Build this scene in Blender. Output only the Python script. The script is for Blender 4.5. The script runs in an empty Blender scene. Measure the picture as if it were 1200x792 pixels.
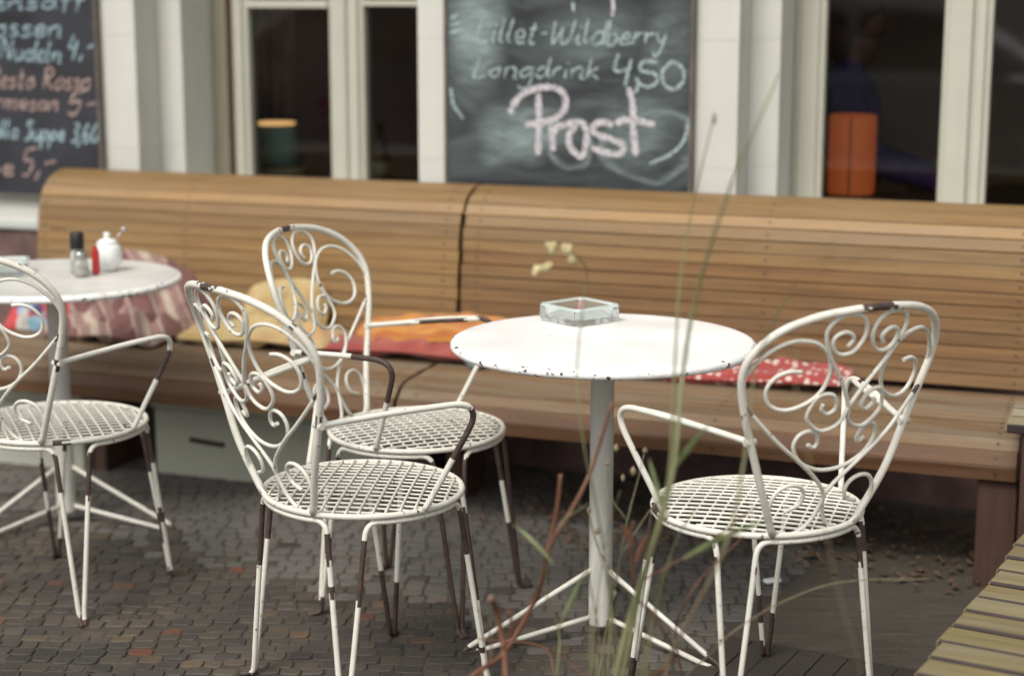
import bpy, math, random
from mathutils import Vector, Matrix, noise
random.seed(7)
R = math.radians
scene = bpy.context.scene
COL = scene.collection

# ------------------------------------------------------------------ camera numbers
F_PX, PITCH, CAM_H = 2047.9, R(11.076), 1.491
def ray(x, y):
    dx = (x - 600) / F_PX; dy = (396 - y) / F_PX
    return Vector((dx, math.cos(PITCH) + dy * math.sin(PITCH), -math.sin(PITCH) + dy * math.cos(PITCH)))
CAM = Vector((0, 0, CAM_H))
def at_z(x, y, z):
    d = ray(x, y); return CAM + d * ((z - CAM_H) / d.z)
def at_y(x, y, Y):
    d = ray(x, y); return CAM + d * (Y / d.y)
TH = R(20.35)
U = Vector((math.cos(TH), -math.sin(TH), 0)); N = Vector((math.sin(TH), math.cos(TH), 0)); O = Vector((1.165, 4.235, 0))
def fac(u, w, z): return O + U * u + N * w + Vector((0, 0, z))       # bench / facade frame -> world
def on_wall(x, y, w):                                                # photo point on the plane at depth w -> (u, z)
    d = ray(x, y); p0 = O + N * w
    P = CAM + d * ((p0 - CAM).dot(N) / d.dot(N)); q = P - O
    return q.dot(U), P.z

# ------------------------------------------------------------------ mesh builder
def catmull(pts, sub=8, closed=False):
    P = [Vector(p) for p in pts]
    if closed: ext = [P[-1]] + P + [P[0], P[1]]
    else: ext = [P[0] * 2 - P[1]] + P + [P[-1] * 2 - P[-2]]
    out = []
    for i in range(1, len(ext) - 2):
        p0, p1, p2, p3 = ext[i - 1:i + 3]
        for k in range(sub):
            u = k / sub
            out.append(.5 * (2 * p1 + (p2 - p0) * u + (2 * p0 - 5 * p1 + 4 * p2 - p3) * u * u + (3 * p1 - p0 - 3 * p2 + p3) * u ** 3))
    if not closed: out.append(P[-1])
    return out

class MB:
    def __init__(s): s.v = []; s.f = []; s.m = []; s.sm = []
    def add(s, vs, fs, m=0, smooth=False):
        b = len(s.v); s.v += [tuple(v) for v in vs]
        for f in fs: s.f.append(tuple(b + i for i in f)); s.m.append(m); s.sm.append(smooth)
    def plank(s, c, d, rz=0, m=0, edge=1, bev=.003):
        f0 = len(s.f); s.box(c, d, rz, m, bev)
        for k in (2, 3, 6, 7, 8, 9): s.m[f0 + k] = edge
    def box(s, c, d, rz=0, m=0, bev=0.0, mat=None):
        x, y, z = d[0] / 2, d[1] / 2, d[2] / 2
        b = min(bev, x * .9, y * .9, z * .9)
        M = (mat or Matrix.Rotation(rz, 3, 'Z')); c = Vector(c)
        if b <= 0:
            vs = [c + M @ Vector((sx * x, sy * y, sz * z)) for sx in (-1, 1) for sy in (-1, 1) for sz in (-1, 1)]
            s.add(vs, [(0, 1, 3, 2), (4, 6, 7, 5), (0, 4, 5, 1), (2, 3, 7, 6), (0, 2, 6, 4), (1, 5, 7, 3)], m); return
        vs = []; idx = {}
        for sx in (-1, 1):
            for sy in (-1, 1):
                for sz in (-1, 1):
                    for ax in range(3):
                        p = [sx * (x - b), sy * (y - b), sz * (z - b)]; p[ax] = (sx * x, sy * y, sz * z)[ax]
                        idx[(sx, sy, sz, ax)] = len(vs); vs.append(c + M @ Vector(p))
        fs = []
        q = [(-1, -1), (1, -1), (1, 1), (-1, 1)]
        for ax in range(3):
            o = [a for a in range(3) if a != ax]
            for sg in (-1, 1):
                l = []
                for (a, bb) in q:
                    k = [0, 0, 0]; k[ax] = sg; k[o[0]] = a; k[o[1]] = bb; l.append(idx[(*k, ax)])
                if (sg == 1) == (ax == 1): l.reverse()
                fs.append(tuple(l))
        for ax in range(3):
            o = [a for a in range(3) if a != ax]
            for a in (-1, 1):
                for bb in (-1, 1):
                    l = []
                    for (sg, fx) in ((-1, o[0]), (1, o[0]), (1, o[1]), (-1, o[1])):
                        k = [0, 0, 0]; k[ax] = sg; k[o[0]] = a; k[o[1]] = bb; l.append(idx[(*k, fx)])
                    fs.append(tuple(l))
        for sx in (-1, 1):
            for sy in (-1, 1):
                for sz in (-1, 1): fs.append(tuple(idx[(sx, sy, sz, a)] for a in range(3)))
        s.add(vs, fs, m)
    def tube(s, pts, r, n=8, m=0, bare=(), mb=1, closed=False, flat=None, cap=True):
        P = [Vector(p) for p in pts]; K = len(P)
        rad = r if callable(r) else (lambda t: r)
        L = [0]
        for i in range(1, K): L.append(L[-1] + (P[i] - P[i - 1]).length)
        tot = L[-1] or 1
        T = []
        for i in range(K):
            a = P[i - 1] if i > 0 else (P[-1] if closed else P[0]); b = P[i + 1] if i < K - 1 else (P[0] if closed else P[-1])
            d = b - a; T.append(d.normalized() if d.length > 1e-9 else Vector((0, 0, 1)))
        up = Vector((0, 0, 1)) if abs(T[0].z) < .9 else Vector((1, 0, 0))
        nrm = (up - T[0] * up.dot(T[0])).normalized()
        vs = []; base = len(s.v)
        for i in range(K):
            nrm = (nrm - T[i] * nrm.dot(T[i])).normalized(); bn = T[i].cross(nrm); rr = rad(L[i] / tot)
            for k in range(n):
                a = 2 * math.pi * k / n
                fa, fb = flat or (1, 1)
                vs.append(P[i] + nrm * (math.cos(a) * rr * fa) + bn * (math.sin(a) * rr * fb))
        s.v += [tuple(v) for v in vs]
        for i in range(K if closed else K - 1):
            j = (i + 1) % K; t = (L[i] + (L[j] if j else tot)) / 2 / tot
            for k in range(n):
                k2 = (k + 1) % n
                tj = t + (random.uniform(-.011, .011) if 0 < t < 1 else 0); mm = mb if bare and any(a <= tj <= b or (a <= 0 and tj < a) or (b >= 1 and tj > b) for a, b in bare) else m
                s.f.append((base + i * n + k, base + i * n + k2, base + j * n + k2, base + j * n + k)); s.m.append(mm); s.sm.append(True)
        if not closed and cap:
            e0 = mb if any(a <= 0 for a, b in bare) else m; e1 = mb if any(b >= 1 for a, b in bare) else m
            s.f.append(tuple(base + k for k in range(n))[::-1]); s.m.append(e0); s.sm.append(False)
            s.f.append(tuple(base + (K - 1) * n + k for k in range(n))); s.m.append(e1); s.sm.append(False)
    def lathe(s, prof, c=(0, 0, 0), n=32, m=0, wob=0.0, smooth=True):
        c = Vector(c); base = len(s.v); K = len(prof)
        for i, (r, z) in enumerate(prof):
            for k in range(n):
                a = 2 * math.pi * k / n
                rr = r * (1 + wob * math.sin(3 * a + 1) + wob * .6 * math.sin(7 * a))
                s.v.append((c.x + rr * math.cos(a), c.y + rr * math.sin(a), c.z + z))
        for i in range(K - 1):
            for k in range(n):
                k2 = (k + 1) % n
                s.f.append((base + i * n + k, base + i * n + k2, base + (i + 1) * n + k2, base + (i + 1) * n + k)); s.m.append(m); s.sm.append(smooth)
        if prof[0][0] > 1e-6: s.f.append(tuple(base + k for k in range(n))[::-1]); s.m.append(m); s.sm.append(False)
        if prof[-1][0] > 1e-6: s.f.append(tuple(base + (K - 1) * n + k for k in range(n))); s.m.append(m); s.sm.append(False)
    def build(s, name, mats, parent=None, loc=None, rz=0):
        me = bpy.data.meshes.new(name); me.from_pydata(s.v, [], s.f)
        for mt in (mats if isinstance(mats, (list, tuple)) else [mats]): me.materials.append(mt)
        me.polygons.foreach_set('material_index', s.m); me.polygons.foreach_set('use_smooth', s.sm); me.update()
        o = bpy.data.objects.new(name, me); COL.objects.link(o)
        if parent: o.parent = parent
        if loc is not None: o.location = loc
        o.rotation_euler.z = rz
        return o

def tag(o, label=None, cat=None, group=None, kind=None):
    if label: o['label'] = label
    if cat: o['category'] = cat
    if group: o['group'] = group
    if kind: o['kind'] = kind
    return o
def empty(name, loc=(0, 0, 0), rz=0):
    o = bpy.data.objects.new(name, None); COL.objects.link(o); o.location = loc; o.rotation_euler.z = rz; o.empty_display_size = .1
    return o

# ------------------------------------------------------------------ materials
class NT:
    def __init__(s, name):
        s.mat = bpy.data.materials.new(name); s.mat.use_nodes = True; s.t = s.mat.node_tree; s.n = s.t.nodes
        s.b = s.n['Principled BSDF']; s.out = s.n['Material Output']
    def node(s, ty, **kw):
        n = s.n.new(ty)
        for k, v in kw.items():
            if k.startswith('i_'): n.inputs[k[2:].replace('_', ' ')].default_value = v
            else: setattr(n, k, v)
        return n
    def link(s, a, b): s.t.links.new(a, b)
    def coord(s, scale=(1, 1, 1), src='Object', rot=(0, 0, 0), rnd=False):
        tc = s.node('ShaderNodeTexCoord'); mp = s.node('ShaderNodeMapping')
        mp.inputs['Scale'].default_value = scale; mp.inputs['Rotation'].default_value = rot
        s.link(tc.outputs[src], mp.inputs['Vector'])
        if rnd:
            oi = s.node('ShaderNodeObjectInfo'); mu = s.node('ShaderNodeMath', operation='MULTIPLY'); mu.inputs[1].default_value = 31.7
            s.link(oi.outputs['Random'], mu.inputs[0]); s.link(mu.outputs[0], mp.inputs['Location'])
        return mp.outputs['Vector']
    def noise(s, vec, scale, detail=4, rough=.55, dist=0):
        n = s.node('ShaderNodeTexNoise'); n.inputs['Scale'].default_value = scale; n.inputs['Detail'].default_value = detail
        n.inputs['Roughness'].default_value = rough; n.inputs['Distortion'].default_value = dist
        if vec is not None: s.link(vec, n.inputs['Vector'])
        return n.outputs['Fac']
    def ramp(s, fac, stops, interp='LINEAR'):
        r = s.node('ShaderNodeValToRGB'); r.color_ramp.interpolation = interp; e = r.color_ramp.elements
        while len(e) < len(stops): e.new(.5)
        for el, (p, c) in zip(e, stops):
            el.position = p; el.color = (*c, 1) if len(c) == 3 else c
        s.link(fac, r.inputs['Fac']); return r.outputs['Color']
    def mix(s, fac, a, b, blend='MIX'):
        n = s.node('ShaderNodeMix', data_type='RGBA', blend_type=blend)
        for v, i in ((fac, 0), (a, 6), (b, 7)):
            if isinstance(v, (int, float)): n.inputs[i].default_value = v
            elif isinstance(v, (tuple, list)): n.inputs[i].default_value = (*v, 1)
            else: s.link(v, n.inputs[i])
        return n.outputs[2]
    def math(s, op, a, b=0.0):
        n = s.node('ShaderNodeMath', operation=op)
        for v, i in ((a, 0), (b, 1)):
            if isinstance(v, (int, float)): n.inputs[i].default_value = v
            else: s.link(v, n.inputs[i])
        return n.outputs[0]
    def bump(s, h, strength=.3, dist=.01):
        n = s.node('ShaderNodeBump'); n.inputs['Strength'].default_value = strength; n.inputs['Distance'].default_value = dist
        s.link(h, n.inputs['Height']); s.link(n.outputs[0], s.b.inputs['Normal'])
    def set(s, col=None, rough=None, **kw):
        for k, v in (('Base Color', col), ('Roughness', rough)):
            if v is None: continue
            if isinstance(v, (int, float)): s.b.inputs[k].default_value = v
            elif isinstance(v, tuple): s.b.inputs[k].default_value = (*v, 1)
            else: s.link(v, s.b.inputs[k])
        for k, v in kw.items():
            s.b.inputs[k.replace('_', ' ')].default_value = v
        return s.mat
def plain(name, col, rough=.6, var=.12, scale=25, bump=.0, **kw):
    n = NT(name); v = n.coord(rnd=True); f = n.noise(v, scale)
    lo = tuple(c * (1 - var) for c in col); hi = tuple(min(1, c * (1 + var)) for c in col)
    c = n.ramp(f, [(.3, lo), (.7, hi)])
    if bump: n.bump(n.noise(v, scale * 3), bump, .004)
    return n.set(c, rough, **kw)

def paint_mat(name, base, chip, dirt, thr, rough=.42):
    n = NT(name); v = n.coord(rnd=True)
    c = n.ramp(n.noise(v, 9, 5), [(.3, tuple(x * .86 for x in base)), (.62, base)])
    d = n.ramp(n.noise(v, 38, 4), [(.55, (0, 0, 0)), (.78, (.55, .55, .55))])
    c = n.mix(d, c, dirt)
    f = n.noise(v, 60, 5, .6); ch = n.ramp(f, [(thr, (0, 0, 0)), (thr + .015, (1, 1, 1))])
    c = n.mix(ch, c, chip)
    n.bump(n.noise(v, 140, 3), .25, .003)
    return n.set(c, rough)
M = {}
M['chair_paint'] = paint_mat('worn_cream_paint', (.74, .725, .645), (.055, .032, .024), (.54, .49, .38), .665)
M['bare_iron'] = plain('bare_brown_iron', (.060, .037, .031), .55, .4, 60, .3)
def enamel(nm, base, lo=.80):
    n = NT(nm); v = n.coord(rnd=True); st_ = n.ramp(n.noise(v, 5, 6, .65, .4), [(.36, tuple(x * lo for x in base)), (.56, tuple(x * (.75 + .25 * lo) for x in base)), (.68, base)])
    vo = n.node('ShaderNodeTexVoronoi', feature='DISTANCE_TO_EDGE'); vo.inputs['Scale'].default_value = 5; n.link(n.coord((1, 9, 1), rot=(0, 0, .5)), vo.inputs['Vector'])
    sc_ = n.ramp(n.noise(n.coord((3, 60, 3), rot=(0, 0, .7)), 3, 3), [(.66, (0, 0, 0)), (.72, (.35,) * 3)]); c = n.mix(sc_, st_, tuple(x * .7 for x in base))
    ch = n.ramp(n.noise(v, 42, 5, .6), [(.735, (0, 0, 0)), (.75, (1, 1, 1))]); c = n.mix(ch, c, (.07, .05, .04)); n.bump(n.noise(v, 120, 3), .12, .002)
    return n.set(c, n.ramp(n.noise(v, 7, 4), [(.35, (.28,) * 3), (.65, (.5,) * 3)]))
M['table_paint'] = enamel('white_table_enamel', (.86, .855, .84), .93); M['table_paint_grey'] = enamel('greyed_table_enamel', (.66, .655, .62))
def rim_mat():
    n = NT('chipped_table_rim'); v = n.coord(rnd=True)
    c = n.ramp(n.noise(v, 9, 5), [(.3, (.78, .78, .76)), (.62, (.86, .86, .84))])
    ch = n.ramp(n.noise(v, 44, 5, .68), [(.592, (0, 0, 0)), (.606, (1, 1, 1))])
    c = n.mix(ch, c, (.05, .035, .03)); n.bump(n.noise(v, 70, 4), .5, .004)
    return n.set(c, .45)
M['table_rim'] = rim_mat()
M['post_paint'] = paint_mat('greyish_post_paint', (.74, .735, .68), (.16, .13, .11), (.56, .54, .47), .72)

def wood(name, lo, hi, grey, greyamt, rough=.5, along=(1.2, 30, 30), rand=.5):
    n = NT(name); v = n.coord(along)
    g = n.node('ShaderNodeNewGeometry'); isl = g.outputs['Random Per Island']
    off = n.math('MULTIPLY', isl, 37.0)
    add = n.node('ShaderNodeVectorMath', operation='ADD'); n.link(v, add.inputs[0])
    cx = n.node('ShaderNodeCombineXYZ'); n.link(off, cx.inputs[0]); n.link(off, cx.inputs[2]); n.link(cx.outputs[0], add.inputs[1]); v2 = add.outputs[0]
    f = n.noise(v2, 2.2, 6, .6, .4)
    c = n.ramp(f, [(.28, lo), (.72, hi)])
    tone = n.ramp(isl, [(0, (1 - rand * .45,) * 3), (.5, (1, 1, 1)), (1, (1 + rand * .3, 1 + rand * .26, 1 + rand * .2))])
    c = n.mix(1.0, c, tone, 'MULTIPLY')
    w = n.coord((.7, 5, 5)); wf = n.ramp(n.noise(w, 2.0, 5), [(.42, (0, 0, 0)), (.72, (greyamt,) * 3)])
    c = n.mix(wf, c, grey)
    sv = n.coord((.5, 60, 60)); stn = n.noise(sv, 2.5, 4, .6); c = n.mix(n.ramp(stn, [(.5, (0, 0, 0)), (.72, (.35, .35, .35))]), c, tuple(x * .6 for x in lo))
    fine = n.noise(v2, 7, 4, .7); c = n.mix(n.ramp(fine, [(.56, (0, 0, 0)), (.75, (.6, .6, .6))]), c, tuple(x * .45 for x in lo))
    n.bump(f, .25, .004)
    return n.set(c, n.ramp(f, [(.3, (rough,) * 3), (.7, (rough + .2,) * 3)]))
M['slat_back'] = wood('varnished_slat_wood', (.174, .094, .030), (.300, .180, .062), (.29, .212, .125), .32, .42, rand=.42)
M['slat_back_low'] = wood('varnished_slat_wood_low', (.128, .062, .020), (.232, .124, .041), (.22, .155, .085), .32, .42, rand=.42)  # darker and redder tone, used towards the bottom of the backrests
M['slat_seat'] = wood('weathered_seat_wood', (.118, .066, .029), (.215, .135, .066), (.235, .20, .15), .8, .55)
M['slat_front'] = wood('red_brown_front_slat', (.105, .046, .020), (.20, .102, .045), (.19, .13, .08), .4, .5)
M['deck'] = wood('yellowish_deck_plank', (.135, .105, .045), (.255, .205, .098), (.22, .205, .15), .7, .65)
M['seat_pale'] = wood('pale_weathered_plank', (.20, .155, .085), (.34, .28, .17), (.32, .29, .24), .8, .6)
M['leg_wood'] = wood('red_brown_board', (.055, .024, .016), (.095, .043, .028), (.08, .045, .035), .3, .6, (20, 20, 1.5))
M['dark_wood'] = plain('dark_plank', (.03, .02, .016), .7, .3, 12)
M['screw'] = plain('dark_screw_head', (.05, .035, .028), .5)

def plaster(name, col, rough=.8, streak=.25):
    n = NT(name); v = n.coord()
    c = n.ramp(n.noise(v, 3.5, 6, .6), [(.3, tuple(x * .9 for x in col)), (.7, col)])
    sv = n.coord((9, 9, .8)); st = n.ramp(n.noise(sv, 1.6, 5), [(.52, (0, 0, 0)), (.8, (streak,) * 3)])
    c = n.mix(st, c, tuple(x * .72 for x in col)); n.bump(n.noise(v, 90, 4), .2, .003)
    return n.set(c, rough)
M['pilaster'] = plaster('painted_pilaster', (.60, .60, .55))
M['wall_grey'] = plaster('grey_green_plaster', (.50, .53, .50))
M['frame'] = plaster('cream_window_frame', (.50, .49, .41), .5, .3)
M['frame_tan'] = plaster('tan_outer_frame', (.30, .27, .20), .5, .3)
M['frame_brown'] = plain('brown_inner_frame', (.22, .09, .035), .5)
M['plinth_pale'] = plaster('pale_green_plinth', (.40, .41, .34), .8, .6)
M['stone_red'] = plain('reddish_base_stone', (.13, .075, .068), .8, .35, 14, .3)
M['interior'] = plain('dark_interior', (.30, .20, .155), .9, .3, 2)
M['floor_in'] = plain('dark_wood_floor', (.07, .05, .038), .6, .3, 6)

def board_mat():
    n = NT('smeared_chalkboard'); v = n.coord()
    dust = n.ramp(n.noise(v, 5, 5), [(.3, (.016, .018, .022)), (.8, (.032, .036, .041))])
    tot = None
    def blob(px, py, ru, rz, amt, streak_rot, ring=False, sc=(2.2, 1, 8)):
        u, z = on_wall(px, py, .736)
        tc = n.coord(); wob = n.node('ShaderNodeTexNoise'); wob.inputs['Scale'].default_value = 6; n.link(tc, wob.inputs['Vector'])
        ad = n.node('ShaderNodeVectorMath', operation='MULTIPLY_ADD'); n.link(wob.outputs['Color'], ad.inputs[0]); ad.inputs[1].default_value = (.10, 0, .10); n.link(tc, ad.inputs[2])
        sb = n.node('ShaderNodeVectorMath', operation='SUBTRACT'); n.link(ad.outputs[0], sb.inputs[0]); sb.inputs[1].default_value = (u + .05, 0, z + .05)
        ml = n.node('ShaderNodeVectorMath', operation='MULTIPLY'); n.link(sb.outputs[0], ml.inputs[0]); ml.inputs[1].default_value = (1 / ru, 0, 1 / rz)
        ln = n.node('ShaderNodeVectorMath', operation='LENGTH'); n.link(ml.outputs[0], ln.inputs[0])
        m = n.ramp(ln.outputs['Value'], [(.62, (0, 0, 0)), (.86, (1, 1, 1)), (.98, (0, 0, 0))] if ring else [(.35, (1, 1, 1)), (1.0, (0, 0, 0))])
        st_ = n.ramp(n.noise(n.coord(sc, rot=(0, R(streak_rot), 0)), 4, 5, .6, .6), [(.28, (.18,) * 3), (.68, (1, 1, 1))])
        return n.math('MULTIPLY', n.math('MULTIPLY', m, st_), amt)
    for bl in ((556, 42, .13, .22, .75, 80), (612, 150, .21, .13, .62, -6), (600, 178, .16, .05, .45, 12), (668, 168, .085, .085, .55, 0, True), (760, 172, .17, .12, .50, 30, True), (745, 150, .16, .16, .38, 85), (690, 40, .22, .12, .34, 20), (785, 60, .10, .25, .26, 85)):
        k = blob(*bl); tot = k if tot is None else n.math('MAXIMUM', tot, k)
    gen = n.ramp(n.noise(n.coord((1, 1, 3), rot=(0, R(24), 0)), 3.2, 5, .6, 1.2), [(.42, (0, 0, 0)), (.75, (.18,) * 3)])
    tot = n.math('MAXIMUM', tot, gen)
    c = n.mix(n.math('MINIMUM', n.math('MULTIPLY', tot, 1.25), .85), dust, (.30, .385, .385))
    return n.set(c, .75)
M['board'] = board_mat()
M['board_clean'] = plain('blackboard_slate', (.022, .023, .030), .6, .5, 5)
M['board_frame'] = plain('dark_board_frame', (.12, .105, .085), .6, .3, 10)
def chalk(name, col):
    n = NT(name); v = n.coord()
    f = n.ramp(n.noise(v, 160, 3, .6), [(.30, (.10,) * 3), (.55, (.80,) * 3)])
    tr = n.node('ShaderNodeBsdfTransparent'); mx = n.node('ShaderNodeMixShader')
    n.link(f, mx.inputs[0]); n.link(tr.outputs[0], mx.inputs[1]); n.link(n.b.outputs[0], mx.inputs[2]); n.link(mx.outputs[0], n.out.inputs[0])
    return n.set(col, .95)
M['chalk_teal'] = chalk('pale_teal_chalk', (.44, .56, .55))
M['chalk_pink'] = chalk('pinkish_white_chalk', (.73, .69, .72))
M['chalk_peach'] = chalk('peach_chalk', (.52, .37, .33))
M['chalk_blue'] = chalk('pale_blue_chalk', (.38, .53, .58))

def glass_mat(name, tint, refl=1.0):
    n = NT(name); tr = n.node('ShaderNodeBsdfTransparent'); tr.inputs[0].default_value = (*tint, 1)
    gl = n.node('ShaderNodeBsdfGlossy'); gl.inputs['Roughness'].default_value = .02
    fr = n.node('ShaderNodeFresnel'); fr.inputs['IOR'].default_value = 1.5
    mx = n.node('ShaderNodeMixShader'); n.link(fr.outputs[0], mx.inputs[0]); n.link(tr.outputs[0], mx.inputs[1]); n.link(gl.outputs[0], mx.inputs[2]); n.link(mx.outputs[0], n.out.inputs[0])
    return n.mat
M['pane'] = glass_mat('window_glass', (.88, .9, .88))
n_ = NT('pressed_clear_glass'); M['ash_glass'] = n_.set((.945, .98, .965), .06, Transmission_Weight=.92, IOR=1.45)
n_ = NT('ground_glass_rim'); M['ash_rim'] = n_.set((.82, .93, .90), .35, Transmission_Weight=.55, IOR=1.45)
n_ = NT('jar_glass'); M['jar_glass'] = n_.set((.9, .92, .88), .1, Transmission_Weight=.75, IOR=1.45)
M['black_plastic'] = plain('black_plastic', (.012, .012, .014), .35)
M['salt'] = plain('grey_pepper', (.35, .32, .27), .9, .3, 200)
M['red_plastic'] = plain('red_plastic', (.42, .025, .025), .4)
M['porcelain'] = plain('white_porcelain', (.80, .82, .81), .2, .03)
M['steel'] = plain('dull_steel', (.5, .5, .49), .3, Metallic=1.0)

def emis(name, col, em, st, base=.5):
    n = NT(name); v = n.coord(); f = n.noise(v, 9, 3); c = n.ramp(f, [(.3, tuple(x * .8 for x in col)), (.7, col)])
    n.b.inputs['Emission Color'].default_value = (*em, 1); n.b.inputs['Emission Strength'].default_value = st
    return n.set(c, .7)
M['orange_shade'] = emis('glowing_orange_paper', (.50, .13, .045), (1, .20, .05), .13)
M['teal_shade'] = plain('teal_lamp_fabric', (.42, .58, .53), .8)
M['warm_glow'] = emis('lit_lamp_rim', (.7, .45, .22), (1, .55, .22), .8)
M['curtain'] = plain('grey_brown_curtain', (.46, .37, .33), .9, .2, 12)
M['brown_glass'] = plain('brown_bottle_glass', (.10, .04, .015), .2)
M['beige_cer'] = plain('beige_ceramic', (.50, .44, .30), .4)
M['purple'] = plain('purple_knit', (.085, .048, .20), .9, .25, 40)
M['car_glass'] = plain('dark_car_glass', (.02, .025, .03), .06)
M['skin'] = plain('skin', (.24, .125, .085), .55, .08)
M['hair'] = plain('dark_brown_hair', (.12, .062, .04), .7)
M['trouser'] = plain('dark_trousers', (.02, .02, .03), .9)
M['flower_y'] = plain('yellow_petal', (.60, .55, .05), .6); M['flower_r'] = plain('dark_red_petal', (.2, .02, .03), .6)

def cloth(name, fn):
    n = NT(name); v = n.coord(); c = fn(n, v); n.bump(n.noise(v, 260, 3), .35, .003); n.b.inputs['Sheen Weight'].default_value = .2
    return n.set(c, .92)
def wave(n, v, scale, dist, direction='X', rot=(0, 0, 0)):
    w = n.node('ShaderNodeTexWave', wave_type='BANDS', bands_direction=direction); w.inputs['Scale'].default_value = scale
    w.inputs['Distortion'].default_value = dist; w.inputs['Detail'].default_value = 1; n.link(v, w.inputs['Vector']); return w.outputs['Fac']
def pink_fn(n, v):
    v = n.coord(rot=(0, 0, R(-52)))
    f = wave(n, v, 2.0, 1.6)
    return n.ramp(f, [(0, (.150, .066, .060)), (.38, (.165, .074, .066)), (.41, (.42, .35, .28)), (.47, (.42, .35, .28)), (.50, (.235, .140, .125)), (.93, (.25, .15, .132)), (.955, (.40, .33, .26)), (1, (.40, .33, .26))], 'LINEAR')
def dots_fn(n, v):
    vo = n.node('ShaderNodeTexVoronoi'); vo.inputs['Scale'].default_value = 40; vo.inputs['Randomness'].default_value = .45; n.link(v, vo.inputs['Vector'])
    return n.ramp(vo.outputs['Distance'], [(0, (.60, .50, .45)), (.33, (.58, .47, .42)), (.41, (.32, .05, .042)), (1, (.25, .032, .03))])
def patch_fn(n, v):
    vo = n.node('ShaderNodeTexVoronoi', distance='CHEBYCHEV'); vo.inputs['Scale'].default_value = 18; vo.inputs['Randomness'].default_value = .5; n.link(v, vo.inputs['Vector'])
    sx = n.node('ShaderNodeSeparateColor'); n.link(vo.outputs['Color'], sx.inputs[0])
    return n.ramp(sx.outputs[0], [(0, (.45, .04, .05)), (.35, (.22, .40, .52)), (.55, (.48, .46, .43)), (.64, (.05, .05, .14)), (.85, (.45, .05, .05))], 'CONSTANT')
def yellow_fn(n, v):
    return n.ramp(n.noise(v, 7, 3, .5, .5), [(.35, (.38, .26, .10)), (.55, (.44, .34, .165)), (.72, (.46, .26, .11))])
def orange_fn(n, v):
    f = wave(n, v, 5, 1.5, 'Y'); return n.ramp(f, [(0, (.36, .11, .03)), (.4, (.46, .20, .03)), (.7, (.47, .24, .05)), (1, (.42, .15, .04))])
def red_fn(n, v):
    f = n.noise(v, 6, 3, .5, 1.2); return n.ramp(f, [(.35, (.25, .045, .038)), (.55, (.31, .075, .055)), (.68, (.42, .22, .165))])
M['pink'] = cloth('mauve_striped_cloth', pink_fn); M['dots'] = cloth('red_dotted_cloth', dots_fn); M['patch'] = cloth('red_blue_patchwork', patch_fn)
M['yellow'] = cloth('yellow_plush', yellow_fn); M['orange'] = cloth('orange_cloth', orange_fn); M['redc'] = cloth('red_flowered_cloth', red_fn)
M['blue_cloth'] = cloth('pale_blue_cloth', lambda n, v: n.ramp(n.noise(v, 20), [(.3, (.22, .36, .42)), (.7, (.32, .47, .52))]))

def stone_mat(nm='mosaic_cobble', dust=0.0):
    n = NT(nm); g = n.node('ShaderNodeNewGeometry'); v = n.coord()
    c = n.ramp(g.outputs['Random Per Island'], [(0, (.038, .034, .032)), (.22, (.058, .050, .043)), (.45, (.074, .063, .052)), (.62, (.048, .043, .039)), (.78, (.084, .069, .050)), (.90, (.064, .054, .046)), (.965, (.105, .078, .045)), (.995, (.13, .05, .03))], 'LINEAR')
    m = n.ramp(n.noise(v, 2.2, 5), [(.32, (.58, .58, .58)), (.68, (1.22, 1.19, 1.12))]); c = n.mix(1.0, c, m, 'MULTIPLY')
    f = n.noise(v, 110, 4, .6); c = n.mix(n.ramp(f, [(.5, (0, 0, 0)), (.8, (.5, .5, .5))]), c, (.10, .09, .075)); n.bump(f, .5, .004)
    if dust: c = n.mix(n.ramp(n.noise(v, 9, 5), [(.3, (dust * .8,) * 3), (.7, (min(1, dust * 1.2),) * 3)]), c, (.128, .121, .110))
    return n.set(c, n.ramp(n.noise(v, 4), [(.3, (.5,) * 3), (.7, (.8,) * 3)]))
M['stone'] = stone_mat(); M['stone_dusty'] = stone_mat('dusty_cobble', .72)
def ground_mat(name, a, b, sp=.35):
    n = NT(name); v = n.coord(); f = n.noise(v, 3, 6, .6); c = n.ramp(f, [(.3, a), (.7, b)])
    s2 = n.noise(v, 70, 4, .65); c = n.mix(n.ramp(s2, [(.55, (0, 0, 0)), (.75, (sp,) * 3)]), c, tuple(x * 1.8 for x in b)); n.bump(s2, .5, .006)
    return n.set(c, .75)
M['grout'] = ground_mat('sandy_grout', (.040, .035, .030), (.066, .058, .049))
M['slab'] = ground_mat('grey_green_slab', (.062, .064, .060), (.115, .116, .105))
def grain_ground():
    n = NT('brown_grained_slab'); v = n.coord((2.5, 22, 4), rot=(0, 0, R(28))); f = n.noise(v, 2.4, 6, .65, .5)
    c = n.ramp(f, [(.3, (.040, .033, .026)), (.7, (.092, .076, .057))]); w = n.coord(); c = n.mix(n.ramp(n.noise(w, 2.4, 5), [(.4, (0, 0, 0)), (.7, (.6,) * 3)]), c, (.055, .052, .046))
    s2 = n.noise(w, 80, 4, .65); c = n.mix(n.ramp(s2, [(.56, (0, 0, 0)), (.76, (.5,) * 3)]), c, (.15, .13, .10)); n.bump(f, .5, .006)
    return n.set(c, .75)
M['slab_brown'] = grain_ground()
M['plank_dark'] = ground_mat('dark_setts', (.026, .022, .018), (.05, .042, .034))
M['street'] = ground_mat('grey_street', (.05, .05, .05), (.08, .08, .078))
M['leaf_dry'] = plain('dry_leaf', (.085, .050, .028), .85, .7, 30)
def stem_mat(name, a, b):
    n = NT(name); v = n.coord((3, 3, 3)); c = n.ramp(n.noise(v, 4, 3), [(.35, a), (.65, b)]); return n.set(c, .6)
M['green'] = stem_mat('green_stem', (.165, .178, .080), (.22, .222, .115))
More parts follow.
